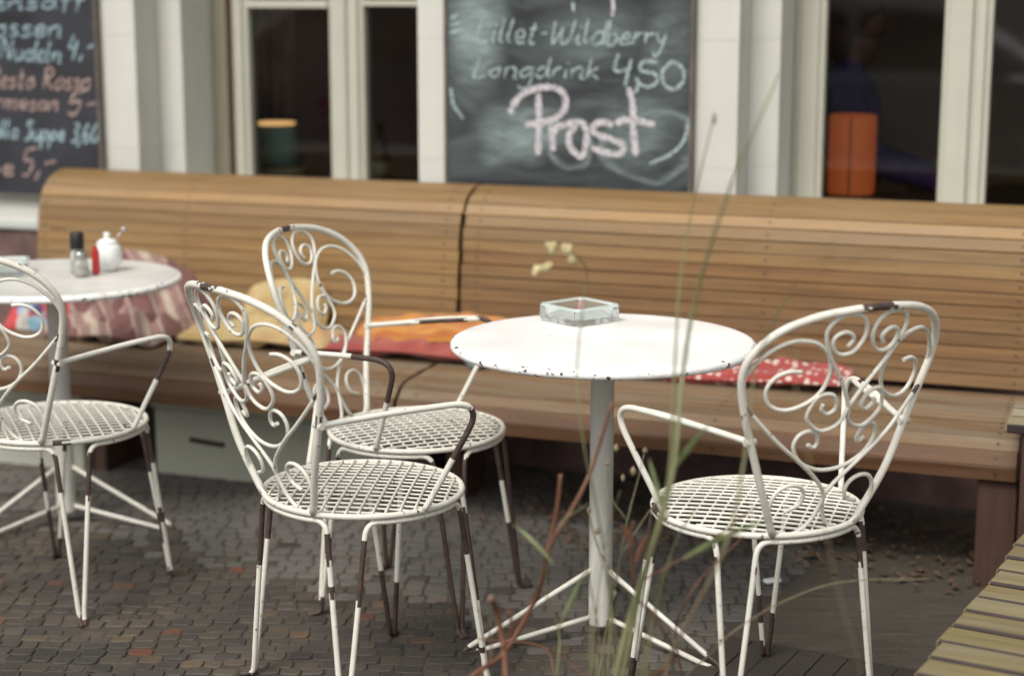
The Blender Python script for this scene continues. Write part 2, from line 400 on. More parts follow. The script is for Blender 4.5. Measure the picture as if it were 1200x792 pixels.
M['green_brown'] = stem_mat('green_brown_stem', (.17, .175, .085), (.20, .145, .09))
M['redstem'] = stem_mat('red_brown_stem', (.125, .052, .030), (.18, .080, .042))
M['leaf'] = plain('green_leaf', (.14, .175, .07), .6, .4, 30)
M['pale_flower'] = plain('pale_yellow_flower', (.62, .55, .30), .7, .2, 40)
M['pod'] = plain('dry_seed_pod', (.22, .17, .11), .8, .3, 40)

# ------------------------------------------------------------------ setting: ground
g = MB(); g.box((0, 20, -.05), (160, 160, .08)); tag(g.build('street', M['street']), kind='structure')
g = MB(); g.box((-.2, 3.6, -.0018), (7.0, 6.2, .011)); tag(g.build('pavement', M['grout']), kind='structure')
# the strip of smooth slabs in front of the bench starts behind this line
LA = at_z(0, 596, 0); LB = at_z(700, 752, 0); Ld = (LB - LA).normalized(); Ln = Vector((-Ld.y, Ld.x, 0))
def beyond(p): return (Vector((p[0], p[1], 0)) - LA).dot(Ln)
E28 = R(28); ed = Vector((math.sin(E28), math.cos(E28), 0)); bd = Vector((math.cos(E28), -math.sin(E28), 0))
QA = Vector((.527, 3.936, 0))                      # edge of the brown slabs on the right
def right_of(p): return (Vector((p[0], p[1], 0)) - QA).dot(bd)
st = MB(); ps = .052
y0 = 2.3
while y0 < 6.4:
    rh = random.uniform(.042, .055); y0 += rh; x = -2.6 + random.uniform(0, .05); slope = random.uniform(-.012, .012)
    while x < 2.2:
        rw = random.triangular(.036, .072, .05); x += rw; xc = x - rw / 2
        y = y0 - rh / 2 + random.uniform(-.005, .005) + .016 * math.sin(xc * 8) + slope * xc
        px = 600 + F_PX * xc / max(y * .98, .1)
        if px < -110 or px > 1300: continue
        q_ = Vector((xc, y, 0)) - O
        if q_.dot(N) > .72 or right_of((xc, y)) > -.02: continue
        d = beyond((xc, y)); dusty = d + random.gauss(0, .09) > 0
        w_, h_ = rw * random.uniform(.455, .51), rh * random.uniform(.43, .51); a = random.uniform(-.11, .11)
        zt = .0070 + random.uniform(-.0020, .0022); tl = (random.uniform(-.03, .03), random.uniform(-.03, .03))
        if dusty: zt = .0058 + random.uniform(-.0008, .0008)
        ring = []
        for q in range(8):
            an = 2 * math.pi * (q + .5) / 8; ex = .36
            cx = math.copysign(abs(math.cos(an)) ** ex, math.cos(an)) * w_ * random.uniform(.93, 1.05); cy = math.copysign(abs(math.sin(an)) ** ex, math.sin(an)) * h_ * random.uniform(.93, 1.05)
            ring.append((cx * math.cos(a) - cy * math.sin(a), cx * math.sin(a) + cy * math.cos(a)))
        vs = [(xc + p[0], y + p[1], -.004) for p in ring] + [(xc + p[0] * .98, y + p[1] * .98, zt - .0018 + p[0] * tl[0] + p[1] * tl[1]) for p in ring] + [(xc + p[0] * .90, y + p[1] * .90, zt + p[0] * tl[0] + p[1] * tl[1]) for p in ring]
        fs = [tuple(range(16, 24))] + [(q, (q + 1) % 8, 8 + (q + 1) % 8, 8 + q) for q in range(8)] + [(8 + q, 8 + (q + 1) % 8, 16 + (q + 1) % 8, 16 + q) for q in range(8)]
        st.add(vs, fs, 1 if dusty else 0)
tag(st.build('cobblestones', [M['stone'], M['stone_dusty']]), kind='structure')
sl = MB()
def paver(p0, da, db, m, g=.003):                  # a slab in the rotated frame of the right-hand paving
    z1 = .009 + random.uniform(-.0012, .0012)
    q = [p0 + bd * g + ed * g, p0 + bd * (da - g) + ed * g, p0 + bd * (da - g) + ed * (db - g), p0 + bd * g + ed * (db - g)]
    sl.add([(v.x, v.y, -.01) for v in q] + [(v.x, v.y, z1) for v in q], [(4, 5, 6, 7), (0, 1, 5, 4), (1, 2, 6, 5), (2, 3, 7, 6), (3, 0, 4, 7)], m)
for i in range(0, 6):
    for j in range(0, 4): paver(QA + bd * (i * .62 + (j % 2) * .0) + ed * (-.03 + j * .42), .62, .42, 0)
for i in range(0, 48): 
    for j in range(-6, 0): paver(QA + bd * (i * .058) + ed * (-.03 + j * .30 + (i % 2) * .0), .058, .30, 1, .0015)
tag(sl.build('paving_slabs', [M['slab_brown'], M['plank_dark']]), kind='structure')
# soil pit where the weeds grow (below the frame)
so = MB(); so.box((.35, 2.62, -.002), (1.5, .5, .03), m=0); tag(so.build('soil', M['grout']), kind='structure')
# dead leaves under the bench
lf = MB()
for i in range(900):
    u = random.uniform(-1.2, .05) if i % 3 else random.uniform(-1.6, .5); w = random.triangular(-.12, .70, .45)
    p = fac(u, w, .012 + random.uniform(.004, .02) + .05 * max(0, w - .3) * random.random()); s_ = random.uniform(.005, .020); a = random.uniform(0, 6.28)
    ax = Vector((math.cos(a), math.sin(a), random.uniform(-.4, .4))) * s_; bx = Vector((-math.sin(a), math.cos(a), random.uniform(-.4, .4))) * s_ * .6
    lf.add([p - ax, p - bx * .9, p + bx * .15 + Vector((0, 0, s_ * .3)), p + bx * .9, p + ax], [(0, 1, 2), (0, 2, 3), (1, 4, 2), (2, 4, 3)])
tag(lf.build('leaf_litter', M['leaf_dry']), 'brown dead leaves scattered under the bench', 'leaves', kind='stuff')

# ------------------------------------------------------------------ facade
bld = empty('cafe_building', fac(0, 0, 0), -TH)
tag(bld, 'cafe facade of pale stepped pilasters and cream framed windows behind the benches', 'building')
WF, W2, WW = .76, .90, 1.10
def boxuw(mb, u0, u1, w0, w1, z0, z1, m=0, bev=.003): mb.box(((u0 + u1) / 2, (w0 + w1) / 2, (z0 + z1) / 2), (u1 - u0, w1 - w0, z1 - z0), m=m, bev=bev)
ZT = 3.6
def courses(mb, u0, u1, w0, w1, z0, z1, h=.38, off=.98):
    zs = [z0]; z = off - 5 * h
    while z < z1:
        if z > z0 + .02: zs.append(z)
        z += h
    zs.append(z1)
    for a, b in zip(zs, zs[1:]): boxuw(mb, u0, u1, w0, w1, a + .0003, b - .0003, 0, .0006)
# pilaster of the left board (extends out of the frame to the left)
def pilaster(u0, u1, left_steps, right_steps):
    pm = MB(); courses(pm, u0, u1, WF, 1.16, .70, ZT)
    if right_steps: courses(pm, u1 + .0005, u1 + .095, W2, 1.16, .70, ZT)
    if left_steps: courses(pm, u0 - .095, u0 - .0005, W2, 1.16, .70, ZT)
    return pm.build('pilaster', M['pilaster'], bld)
pilaster(-4.6, -2.875, False, True)
pilaster(-1.842, -.809, False, True)
pl = MB(); boxuw(pl, -5.2, 1.6, WF - .015, 1.3, -.05, .685); pl.build('base_course', M['stone_red'], bld)
lg = MB(); boxuw(lg, -5.2, 1.6, WF - .03, 1.3, .688, .715); lg.build('ledge', M['wall_grey'], bld)
sp = MB(); boxuw(sp, -2.785, -1.85, 1.02, 1.25, .716, .818); boxuw(sp, -.715, 1.6, 1.02, 1.25, .716, .818); sp.build('window_sill', M['frame'], bld)
up = MB(); boxuw(up, -2.785, -1.85, .98, 1.3, 2.25, ZT); boxuw(up, -.715, 1.6, .98, 1.3, 2.25, ZT); up.build('lintel', M['wall_grey'], bld)
# end return (so that nothing is open to the right)
en = MB(); courses(en, .62, 1.6, WF, 1.16, .716, ZT); en.build('pilaster', M['pilaster'], bld)
# left window
def stepped_bar(mb, u0, u1, z0, z1, w=WW, m=0, cut=.018):
    boxuw(mb, u0, u1, w + .012, w + .075, z0, z1, m); boxuw(mb, u0 + cut, u1 - cut, w, w + .0119, z0, z1, m)
lw = MB()
boxuw(lw, -2.779, -2.722, WW, WW + .10, .82, 2.25, 1)
boxuw(lw, -2.721, -2.703, WW + .035, WW + .10, .82, 2.25, 2)
stepped_bar(lw, -2.702, -2.640, .82, 2.25)
stepped_bar(lw, -2.325, -2.195, .82, 2.25)
boxuw(lw, -2.268, -2.252, WW - .012, WW - .0005, .82, 2.25)
stepped_bar(lw, -1.989, -1.845, .82, 2.25)
boxuw(lw, -2.639, -2.326, WW + .004, WW + .07, 1.448, 1.474); boxuw(lw, -2.194, -1.99, WW + .004, WW + .07, 1.455, 1.474)
boxuw(lw, -2.639, -2.326, WW + .004, WW + .07, .82, .86); boxuw(lw, -2.194, -1.99, WW + .004, WW + .07, .82, .86)
wl = lw.build('window', [M['frame'], M['frame_tan'], M['frame_brown']], bld)
for a, b, z0, z1 in ((-2.645, -2.32, .855, 1.45), (-2.2, -1.985, .855, 1.458), (-2.645, -2.32, 1.47, 2.25), (-2.2, -1.985, 1.47, 2.25)):
    pm = MB(); boxuw(pm, a, b, WW + .04, WW + .044, z0, z1, bev=0); pm.build('pane', M['pane'], wl)
rw = MB()
stepped_bar(rw, -.713, -.618, .82, 2.25); boxuw(rw, -.26 + 0, -.117, WW + .012, WW + .075, .82, 2.25); boxuw(rw, -.245, -.175, WW - .004, WW + .0119, .82, 2.25); boxuw(rw, -.163, -.135, WW - .002, WW + .0119, .82, 2.25)
stepped_bar(rw, .33, .62, .82, 2.25)
boxuw(rw, -.617, -.261, WW + .004, WW + .07, .82, .86); boxuw(rw, -.116, .329, WW + .004, WW + .07, .82, .86)
boxuw(rw, -.617, -.261, WW + .004, WW + .07, 1.60, 1.66); boxuw(rw, -.116, .329, WW + .004, WW + .07, 1.60, 1.66)
wr = rw.build('window', M['frame'], bld)
for a, b in ((-.62, -.258), (-.12, .335)):
    for z0, z1 in ((.855, 1.61), (1.65, 2.25)):
        pm = MB(); boxuw(pm, a, b, WW + .04, WW + .044, z0, z1, bev=0); pm.build('pane', M['pane'], wr)
# the room behind the glass
rm = MB()
boxuw(rm, -5.2, 1.9, 3.2, 3.35, -.05, 3.3, 0, 0); boxuw(rm, -5.35, -5.2, 1.17, 4.75, -.05, 3.3, 0, 0); boxuw(rm, 1.9, 2.05, 1.17, 4.75, -.05, 3.3, 0, 0); boxuw(rm, -5.35, 2.05, 1.17, 4.75, 3.3, 3.6, 0, 0)
boxuw(rm, 1.6, 1.9, 1.17, 1.3, -.05, 3.3, 0, 0)
rm.build('room_wall', M['interior'], bld)
fl = MB(); boxuw(fl, -5.2, 1.9, 1.301, 3.199, .05, .18, 0, 0); fl.build('room_floor', M['floor_in'], bld)
for a_ in ((-2.9, -1.8, 1.251, 1.66, .775, .815), (-.76, .6, 1.251, 1.52, .805, .845)):
    le = MB(); boxuw(le, *a_); le.build('window_ledge', M['floor_in'], bld)

# ------------------------------------------------------------------ chalk writing
FONT = {
 'a': (1.0, [[(.85, .85), (.45, 1), (.1, .5), (.4, 0), (.8, .35), (.88, .95), (.86, .3), (1.05, .0)]]),
 'b': (.9, [[(.12, 2), (.12, .1), (.5, 0), (.8, .5), (.5, .95), (.14, .6)]]),
 'd': (1.0, [[(.85, .8), (.45, 1), (.1, .5), (.4, 0), (.82, .4), (.9, 2)], [(.88, 1.2), (.88, .2), (1.05, 0)]]),
 'e': (.85, [[(.1, .45), (.7, .6), (.55, 1), (.2, .85), (.12, .35), (.45, 0), (.85, .2)]]),
 'f': (.7, [[(.7, 1.9), (.45, 2), (.35, 1.4), (.35, -.5)], [(.1, 1), (.65, 1.05)]]),
 'g': (1.0, [[(.85, .85), (.45, 1), (.1, .5), (.4, .05), (.82, .5), (.88, .95), (.85, -.6), (.5, -1), (.1, -.7)]]),
 'i': (.45, [[(.2, 1), (.18, .2), (.4, 0)], [(.22, 1.45), (.26, 1.5)]]),
 'k': (.9, [[(.12, 2), (.12, 0)], [(.75, 1.1), (.15, .5), (.55, .25), (.95, -.15)]]),
 'l': (.5, [[(.18, 2), (.14, .3), (.42, 0)]]),
 'm': (1.5, [[(.1, 1), (.12, 0)], [(.13, .6), (.4, 1), (.62, .8), (.62, 0)], [(.63, .6), (.95, 1), (1.2, .8), (1.2, .1), (1.45, 0)]]),
 'n': (1.0, [[(.1, 1), (.12, 0)], [(.13, .6), (.5, 1), (.76, .8), (.78, .1), (1.0, 0)]]),
 'o': (.9, [[(.5, 1), (.12, .6), (.25, .05), (.65, .05), (.8, .6), (.5, 1), (.8, .95)]]),
 'p': (.95, [[(.12, 1), (.12, -1)], [(.13, .7), (.5, 1), (.8, .6), (.5, .05), (.14, .3)]]),
 'r': (.7, [[(.12, 1), (.14, 0)], [(.14, .6), (.4, .95), (.65, .9)]]),
 's': (.75, [[(.65, .9), (.3, 1), (.2, .7), (.6, .4), (.5, .02), (.1, .1)]]),
 't': (.7, [[(.3, 1.8), (.28, .2), (.6, 0)], [(.05, 1.1), (.6, 1.15)]]),
 'u': (1.0, [[(.12, 1), (.15, .2), (.45, 0), (.8, .4), (.84, 1), (.85, .1), (1.0, 0)]]),
 'y': (.9, [[(.12, 1), (.2, .4), (.5, .3), (.78, 1), (.7, -.4), (.35, -1), (.05, -.7)]]),
 'L': (1.0, [[(.3, 2), (.2, .8), (.15, .05), (.5, .02), (.95, .2)]]),
 'N': (1.2, [[(.1, 0), (.15, 2), (.9, .05), (1.0, 2)]]),
 'P': (1.0, [[(.25, 2), (.2, 0)], [(.0, 1.75), (.5, 2.05), (.95, 1.6), (.6, 1.0), (.22, .95)]]),
 'R': (1.1, [[(.25, 2), (.2, 0)], [(.0, 1.8), (.5, 2.05), (.9, 1.6), (.55, 1.1), (.25, 1.0), (.6, .6), (1.0, 0)]]),
 'S': (1.0, [[(.9, 1.75), (.5, 2), (.2, 1.6), (.6, 1.1), (.8, .5), (.5, 0), (.1, .2)]]),
 'W': (1.7, [[(.05, 2), (.3, .05), (.6, 1.2), (.75, 1.3), (.9, .05), (1.3, .4), (1.5, 2)]]),
 '0': (1.1, [[(.55, 2), (.12, 1.4), (.2, .3), (.6, 0), (.95, .7), (.9, 1.6), (.55, 2), (.75, 2.02)]]),
 '3': (.9, [[(.15, 1.8), (.5, 2), (.75, 1.6), (.4, 1.1), (.8, .7), (.55, .05), (.1, .15)]]),
 '4': (1.1, [[(.35, 2), (.12, 1.0), (.9, 1.05)], [(.75, 1.5), (.65, -.3)]]),
 '5': (1.0, [[(.85, 2), (.25, 1.95)], [(.25, 1.95), (.2, 1.15), (.65, 1.2), (.8, .6), (.5, .02), (.1, .2)]]),
 '6': (1.0, [[(.6, 2), (.2, 1.2), (.15, .4), (.5, 0), (.8, .4), (.6, .9), (.2, .6)]]),
 ',': (.35, [[(.2, .15), (.1, -.5)]]), '-': (.8, [[(.1, .75), (.7, .85)]]), ' ': (.6, []),
}
def to_px(text, x0, y0, x1, y1, xh, slant=.12, jit=.05):
    tot = sum(FONT[c][0] + .08 for c in text); out = []; a = 0
    for c in text:
        w, strokes = FONT[c]
        for stq in strokes:
            L = []
            for (x, y) in stq:
                xx = a + x + slant * y * (xh / max(1, (x1 - x0) / tot)); f = xx / tot
                L.append((x0 + (x1 - x0) * f + random.uniform(-jit, jit) * xh, y0 + (y1 - y0) * f - y * xh + random.uniform(-jit, jit) * xh))
            out.append(L)
        a += w + .08
    return out
def chalk_lines(name, strokes_px, width, mat, board, w):
    mb = MB()
    for L in strokes_px:
        P = [Vector((*on_wall(x, y, w), 0)) for x, y in L]
        C = catmull(P, 7) if len(P) > 2 else [P[0].lerp(P[1], k / 6) for k in range(7)]
        vs = []; K = len(C); zo = random.uniform(.0015, .0024)
        for i, p in enumerate(C):
            t = (C[min(i + 1, K - 1)] - C[max(i - 1, 0)]); t = t.normalized() if t.length > 1e-9 else Vector((1, 0, 0))
            nn = Vector((-t.y, t.x, 0)); ww = width * random.uniform(.32, .47)
            e = .6 if i in (0, K - 1) else 1
            for sg in (-1, 1):
                q = p + nn * ww * sg * e; vs.append((q.x, w - zo, q.y))
        mb.add(vs, [(2 * i, 2 * i + 2, 2 * i + 3, 2 * i + 1) for i in range(K - 1)])
    o = mb.build(name, mat, board); return o
def board(name, label, u0, u1, z0, z1, mat):
    root = empty(name, fac(0, 0, 0), -TH); tag(root, label, 'chalkboard')
    s_ = MB(); boxuw(s_, u0 + .012, u1 - .012, WF - .024, WF - .003, z0 + .012, z1 - .012, 0, .0); s_.build('slate', mat, root)
    f = MB(); 
    for a, b, c, d in ((u0, u0 + .0118, z0, z1), (u1 - .0118, u1, z0, z1), (u0 + .012, u1 - .012, z0, z0 + .0118), (u0 + .012, u1 - .012, z1 - .0118, z1)): boxuw(f, a, b, WF - .030, WF - .002, c, d)
    f.build('board_frame', M['board_frame'], root); return root
b1 = board('menu_chalkboard', 'dark menu chalkboard with rows of dishes and prices at the far left', -4.3, -3.005, .798, 2.1, M['board_clean'])
b2 = board('greeting_chalkboard', 'smeared chalkboard with large Prost lettering between the two windows', -1.742, -.938, .80, 1.85, M['board'])
WB = WF - .024
S6 = lambda L: [(520 + x / 3.6, y / 3.6) for x, y in L]
prost = [S6(l) for l in (
 [(280, 480), (310, 420), (360, 385), (430, 368), (490, 380), (515, 420), (505, 470), (460, 505), (400, 520), (345, 528)], [(400, 395), (403, 520), (398, 655)],
 [(455, 530), (458, 580), (462, 638)], [(460, 570), (480, 535), (520, 530)],
 [(560, 530), (530, 570), (535, 620), (580, 662), (600, 610), (600, 550), (575, 515), (510, 528)],
 [(715, 530), (670, 515), (630, 535), (640, 565), (700, 585), (755, 610), (745, 650), (690, 645), (625, 625)],
 [(780, 370), (798, 440), (800, 540), (812, 660)], [(725, 520), (790, 505), (890, 528)])]
chalk_lines('chalk_greeting', prost, .025, M['chalk_pink'], b2, WB)
price = [S6(l) for l in ([(738, 225), (722, 290), (748, 302), (792, 288)], [(792, 250), (775, 320), (768, 365)], [(812, 330), (822, 350), (812, 392)], [(905, 262), (842, 262), (832, 298), (890, 312), (902, 345), (862, 368), (822, 352)], [(965, 262), (925, 300), (930, 355), (970, 378), (1010, 345), (1008, 290), (965, 262), (945, 275)])]
chalk_lines('chalk_price', price, .013, M['chalk_teal'], b2, WB)
chalk_lines('chalk_text', to_px('Lillet-Wildberry', 556, 50, 782, 53, 14, .22, .10), .009, M['chalk_teal'], b2, WB)
chalk_lines('chalk_text', to_px('Longdrink', 553, 91, 703, 92, 12, .22, .10), .008, M['chalk_teal'], b2, WB)
chalk_lines('chalk_mark', [S6([(712, -20), (716, 30), (712, 70)])], .013, M['chalk_pink'], b2, WB)
for l_ in ([(30, 370), (42, 440), (82, 500)], [(1040, 500), (1015, 590), (960, 650), (870, 690)], [(545, 10), (548, 50)], [(30, 80), (60, 60)], [(25, 110), (70, 100)], [(30, 140), (75, 125)]):
    chalk_lines('chalk_mark', [S6(l_)], .014, M['chalk_teal'], b2, WB)
S3 = lambda x, y: (x / 3.3, y / 3.3)
def t1(txt, x0, y0, x1, y1, xh, wd, m, nm='chalk_text'):
    a = S3(x0, y0 + 12); b = S3(x1, y1 + 12); chalk_lines(nm, to_px(txt, a[0], a[1], b[0], b[1], xh / 3.3, .18, .07), wd, M[m], b1, WB)
t1('Lingensaff', -290, 30, 330, 20, 32, .010, 'chalk_blue')
t1('Sprossen', -200, 128, 245, 132, 42, .011, 'chalk_blue')
t1('4,-', 255, 215, 365, 200, 42, .011, 'chalk_blue')
t1('Nudeln', 0, 215, 240, 232, 40, .011, 'chalk_blue')
t1('mit Pesto Rosso', -190, 325, 352, 335, 40, .010, 'chalk_peach')
t1('Parmesan', -110, 405, 230, 418, 36, .010, 'chalk_peach')
t1('5-', 255, 435, 380, 420, 42, .011, 'chalk_peach')
t1('olla Suppe 3,60', -30, 520, 385, 542, 36, .012, 'chalk_blue')
t1('Suppe', -210, 665, 55, 665, 36, .011, 'chalk_peach')
t1('5,-', 75, 670, 215, 655, 50, .012, 'chalk_peach')

# ------------------------------------------------------------------ benches
PROF_SEAT = [(.016, .296), (.006, .335), (.018, .372), (.05, .400), (.10, .411), (.2, .416), (.33, .419), (.462, .422)]
PROF_BACK = [(.474, .432), (.489, .52), (.503, .62), (.513, .71), (.524, .785), (.545, .843), (.585, .888), (.64, .911), (.70, .914)]
def resample(pts, step):
    C = catmull([Vector((a, b, 0)) for a, b in pts], 10); L = [0]
    for i in range(1, len(C)): L.append(L[-1] + (C[i] - C[i - 1]).length)
    n = max(2, round(L[-1] / step)); out = []
    for k in range(n + 1):
        d = L[-1] * k / n; j = 0
        while j < len(L) - 2 and L[j + 1] < d: j += 1
        t = (d - L[j]) / (L[j + 1] - L[j]); out.append(C[j].lerp(C[j + 1], t))
    return out
def slats(mb, prof, u0, u1, step, matfn, screws, thick=.02):
    P = resample(prof, step)
    for i in range(len(P) - 1):
        a, b = P[i], P[i + 1]; d = b - a; L = d.length; ang = math.atan2(d.y, d.x); nn = Vector((-d.y, d.x, 0)).normalized()
        c = (a + b) / 2 - nn * thick / 2 + nn * random.uniform(-.001, .001)
        Mx = Matrix.Rotation(ang, 3, 'X')
        mb.box(((u0 + u1) / 2 + random.uniform(-.0015, .0015), c.x, c.y), (u1 - u0 + random.uniform(-.003, .003), L - random.uniform(.0012, .0032), thick), m=matfn(i, len(P) - 1), bev=.0011, mat=Mx)
        for su in screws:
            q = (a + b) / 2 + nn * .0012; r_ = .0042
            e1 = Vector((1, 0, 0)); e2 = Vector((0, d.x / L, d.y / L)); cen = Vector((su + random.uniform(-.002, .002), q.x, q.y))
            mb.add([cen + e1 * (r_ * math.cos(t * math.pi / 4)) + e2 * (r_ * math.sin(t * math.pi / 4)) for t in range(8)], [tuple(range(8))], 2)
def bench(label, u0, u1, screws_b, screws_s, legs, back_key, nlow=2):
    root = empty('slatted_bench', fac(u0, 0, 0), -TH); tag(root, label, 'bench', 'slatted benches along the facade'); L = u1 - u0
    bk = MB(); slats(bk, PROF_BACK, 0, L, .0365, lambda i, n: 0 if i > nlow + random.uniform(-1, 1) else 1, [s - u0 for s in screws_b]); bk.build('backrest', [M[back_key], M['slat_back_low'], M['screw']], root)
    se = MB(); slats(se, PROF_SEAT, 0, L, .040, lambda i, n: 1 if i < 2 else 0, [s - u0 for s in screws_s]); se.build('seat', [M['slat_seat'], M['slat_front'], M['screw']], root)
    n_r = 4
    for k in range(n_r):
        x = .05 + (L - .1) * k / (n_r - 1); fr = MB()
        P = resample(PROF_SEAT, .05); Q = resample(PROF_BACK, .05)
        for pr in (P[1:], Q):
            for a, b in zip(pr, pr[1:]):
                d = b - a; nn = Vector((-d.y, d.x, 0)).normalized(); c = (a + b) / 2 - nn * .043
                fr.box((x, c.x, c.y), (.035, d.length + .004, .04), mat=Matrix.Rotation(math.atan2(d.y, d.x), 3, 'X'))
        fr.build('rib', M['dark_wood'], root)
    for (x, wd, y0, dp) in legs:
        lg = MB(); lg.box((x - u0, y0 + dp / 2, .145), (wd, dp, .29 + .0), bev=.004); lg.build('leg', M['leg_wood'], root)
    return root
bench('left slatted wooden bench with a curved back and most of the cushions', -3.125, -1.607, [-3.095, -2.56, -1.655], [-3.095, -2.55, -1.66], [(-3.06, .05, .33, .2), (-2.72, .045, .215, .2), (-1.66, .05, .33, .2)], 'slat_back')
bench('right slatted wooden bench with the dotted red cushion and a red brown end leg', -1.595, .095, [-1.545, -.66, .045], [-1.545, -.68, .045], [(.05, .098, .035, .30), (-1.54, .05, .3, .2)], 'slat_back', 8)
# end of a further seat at the right edge
nb = empty('slatted_bench', fac(.075, -.16, 0), -TH); tag(nb, 'end of another weathered plank bench cut off by the right edge', 'bench', 'slatted benches along the facade')
m_ = MB()
for k in range(3): m_.plank((.35, .045 + k * .090, .476), (.70 + random.uniform(-.006, .006), .086, .022), bev=.003)
m_.build('seat', [M['seat_pale'], M['dark_wood']], nb)
for x in (.065, .62):
    m_ = MB(); m_.box((x, .135, .232), (.05, .25, .464), bev=.003); m_.build('end_panel', M['leg_wood'], nb)
# pale blocks under the left bench
for (a, b, y0, lab) in ((-3.9, -2.77, .20, 'pale painted plinth block under the left end of the bench'), (-2.55, -1.75, .27, 'pale painted plinth block with a dark slot under the bench behind the front chair')):
    m_ = MB(); boxuw(m_, a, b, y0, .74, -.01, .215, 0, .006); boxuw(m_, a - .006, b + .006, y0 - .012, .742, .217, .262, 0, .005)
    root = empty('plinth_block', fac(0, 0, 0), -TH); tag(root, lab, 'plinth'); m_.build('block', M['plinth_pale'], root)
    if a > -2.6:
        m_ = MB(); m_.box((-2.36, y0 - .002, .12), (.12, .012, .014), mat=Matrix.Rotation(R(4), 3, 'Y')); m_.build('vent_slot', M['dark_wood'], root)
# deck in the right corner
dk0 = at_z(1065, 792, .30)
dk = empty('plank_platform', (dk0.x, dk0.y, 0), -E28); tag(dk, 'low platform of yellowish weathered planks in the lower right corner', 'platform')
m_ = MB()
for k in range(-7, 14):
    off = random.uniform(-.006, .006)
    m_.plank((.45 + off, .045 + k * .094, .286 + random.uniform(-.0015, .0015)), (.90, .083, .028), bev=.0045, rz=R(-2.2) + random.uniform(-.004, .004))
m_.build('planks', [M['deck'], M['dark_wood']], dk)
m_ = MB()
for y in (-.5, .35, 1.15):
    m_.box((.07, y, .132), (.07, .07, .27), bev=.003); m_.box((.82, y, .132), (.07, .07, .27), bev=.003)
m_.box((.07, .325, .245), (.045, 1.75, .055)); m_.box((.82, .325, .245), (.045, 1.75, .055)); m_.build('frame', M['leg_wood'], dk)

# ------------------------------------------------------------------ cushions
def pillow(name, L, D, H, mat, pos, rz=0, rx=0, ry=0, wr=.012, nx=40, ny=26, ex=3.2, rnd_=.15, label='', cat='cushion', group=None, seed=0):
    rnd = random.Random(seed); ph = [rnd.uniform(0, 6) for _ in range(8)]
    vs = []; fs = []
    for side in (1, -1):
        for i in range(nx + 1):
            for j in range(ny + 1):
                a = -1 + 2 * i / nx; b = -1 + 2 * j / ny
                h = max(0, (1 - abs(a) ** ex)) ** .55 * max(0, (1 - abs(b) ** ex)) ** .55
                pin = 1 - .06 * (a * a) * (1 - b * b) - .0
                x = a * L / 2 * math.sqrt(1 - rnd_ * b * b) * (1 - .04 * (1 - abs(b)) * abs(a)); y = b * D / 2 * math.sqrt(1 - rnd_ * a * a) * (1 - .05 * (1 - abs(a)) * abs(b))
                z = side * h * H / 2 + wr * h * (math.sin(9 * a + 4 * b + ph[0]) * .5 + math.sin(5 * b - 6 * a + ph[1]) * .5 + .4 * math.sin(17 * a + ph[2] + 6 * b)) + wr * .6 * math.sin(3 * a + ph[3]) + side * wr * 1.6 * h * (noise.noise((x * 13 + seed, y * 13, side * .3 + seed)) + .5 * noise.noise((x * 31, y * 31 + seed, 1.)))
                vs.append((x, y, z))
    n1 = (nx + 1) * (ny + 1)
    for sd in (0, 1):
        for i in range(nx):
            for j in range(ny):
                q = [sd * n1 + i * (ny + 1) + j, sd * n1 + (i + 1) * (ny + 1) + j, sd * n1 + (i + 1) * (ny + 1) + j + 1, sd * n1 + i * (ny + 1) + j + 1]
                fs.append(tuple(q if sd == 0 else q[::-1]))
    mb = MB(); mb.add(vs, fs, 0, True)
    per = [(-1 + 2 * k / 40, -1) for k in range(40)] + [(1, -1 + 2 * k / 26) for k in range(26)] + [(1 - 2 * k / 40, 1) for k in range(40)] + [(-1, 1 - 2 * k / 26) for k in range(26)]
    pp = [(a * L / 2 * math.sqrt(1 - rnd_ * b * b) * (1 - .04 * (1 - abs(b)) * abs(a)), b * D / 2 * math.sqrt(1 - rnd_ * a * a) * (1 - .05 * (1 - abs(a)) * abs(b)), wr * .6 * math.sin(3 * a + ph[3])) for a, b in per]
    o = mb.build(name, mat)
    if L > .2: pb = MB(); pb.tube(pp, .0042, 6, closed=True); pb.build('piping', mat, o)
    o.location = pos; o.rotation_euler = (rx, ry, rz - TH)
    tag(o, label, cat, group); return o
GC = 'cushions on the benches'
pillow('cushion', .46, .32, .065, M['pink'], fac(-2.68, .415, .535), R(4), R(52), R(13), .022, label='mauve cushion with wavy cream stripes leaning on the bench back', group=GC, seed=1, rnd_=.3)
pillow('cushion', .46, .25, .065, M['pink'], fac(-2.72, .33, .458), R(-4), R(8), R(3), .024, label='flat mauve striped cushion lying in front of the taller striped one', group=GC, seed=2)
pillow('cushion', .36, .22, .09, M['patch'], fac(-2.98, .42, .485), R(3), R(35), R(-3), .012, label='red, blue and white patterned cushion behind the left table post', group=GC, seed=3)
pillow('cushion', .54, .20, .07, M['yellow'], fac(-2.22, .385, .456), 0, R(6), 0, .012, label='long pale yellow cushion lying behind the two left scroll chairs', group=GC, seed=4)
pillow('cushion', .30, .22, .11, M['yellow'], fac(-2.17, .452, .515), R(2), R(68), R(-5), .008, label='rounded peach yellow plush cushion standing against the bench back', group=GC, seed=5, ex=3.0, rnd_=.40)
pillow('cushion', .58, .20, .055, M['redc'], fac(-1.70, .395, .452), R(0), R(4), 0, .008, label='flat red flowered cushion underneath the orange one', group=GC, seed=6)
pillow('cushion', .54, .17, .05, M['orange'], fac(-1.64, .425, .500), R(1), R(18), R(-2), .009, label='orange yellow cushion lying on the red one beside the bench gap', group=GC, seed=7, ex=2.4, rnd_=.35)
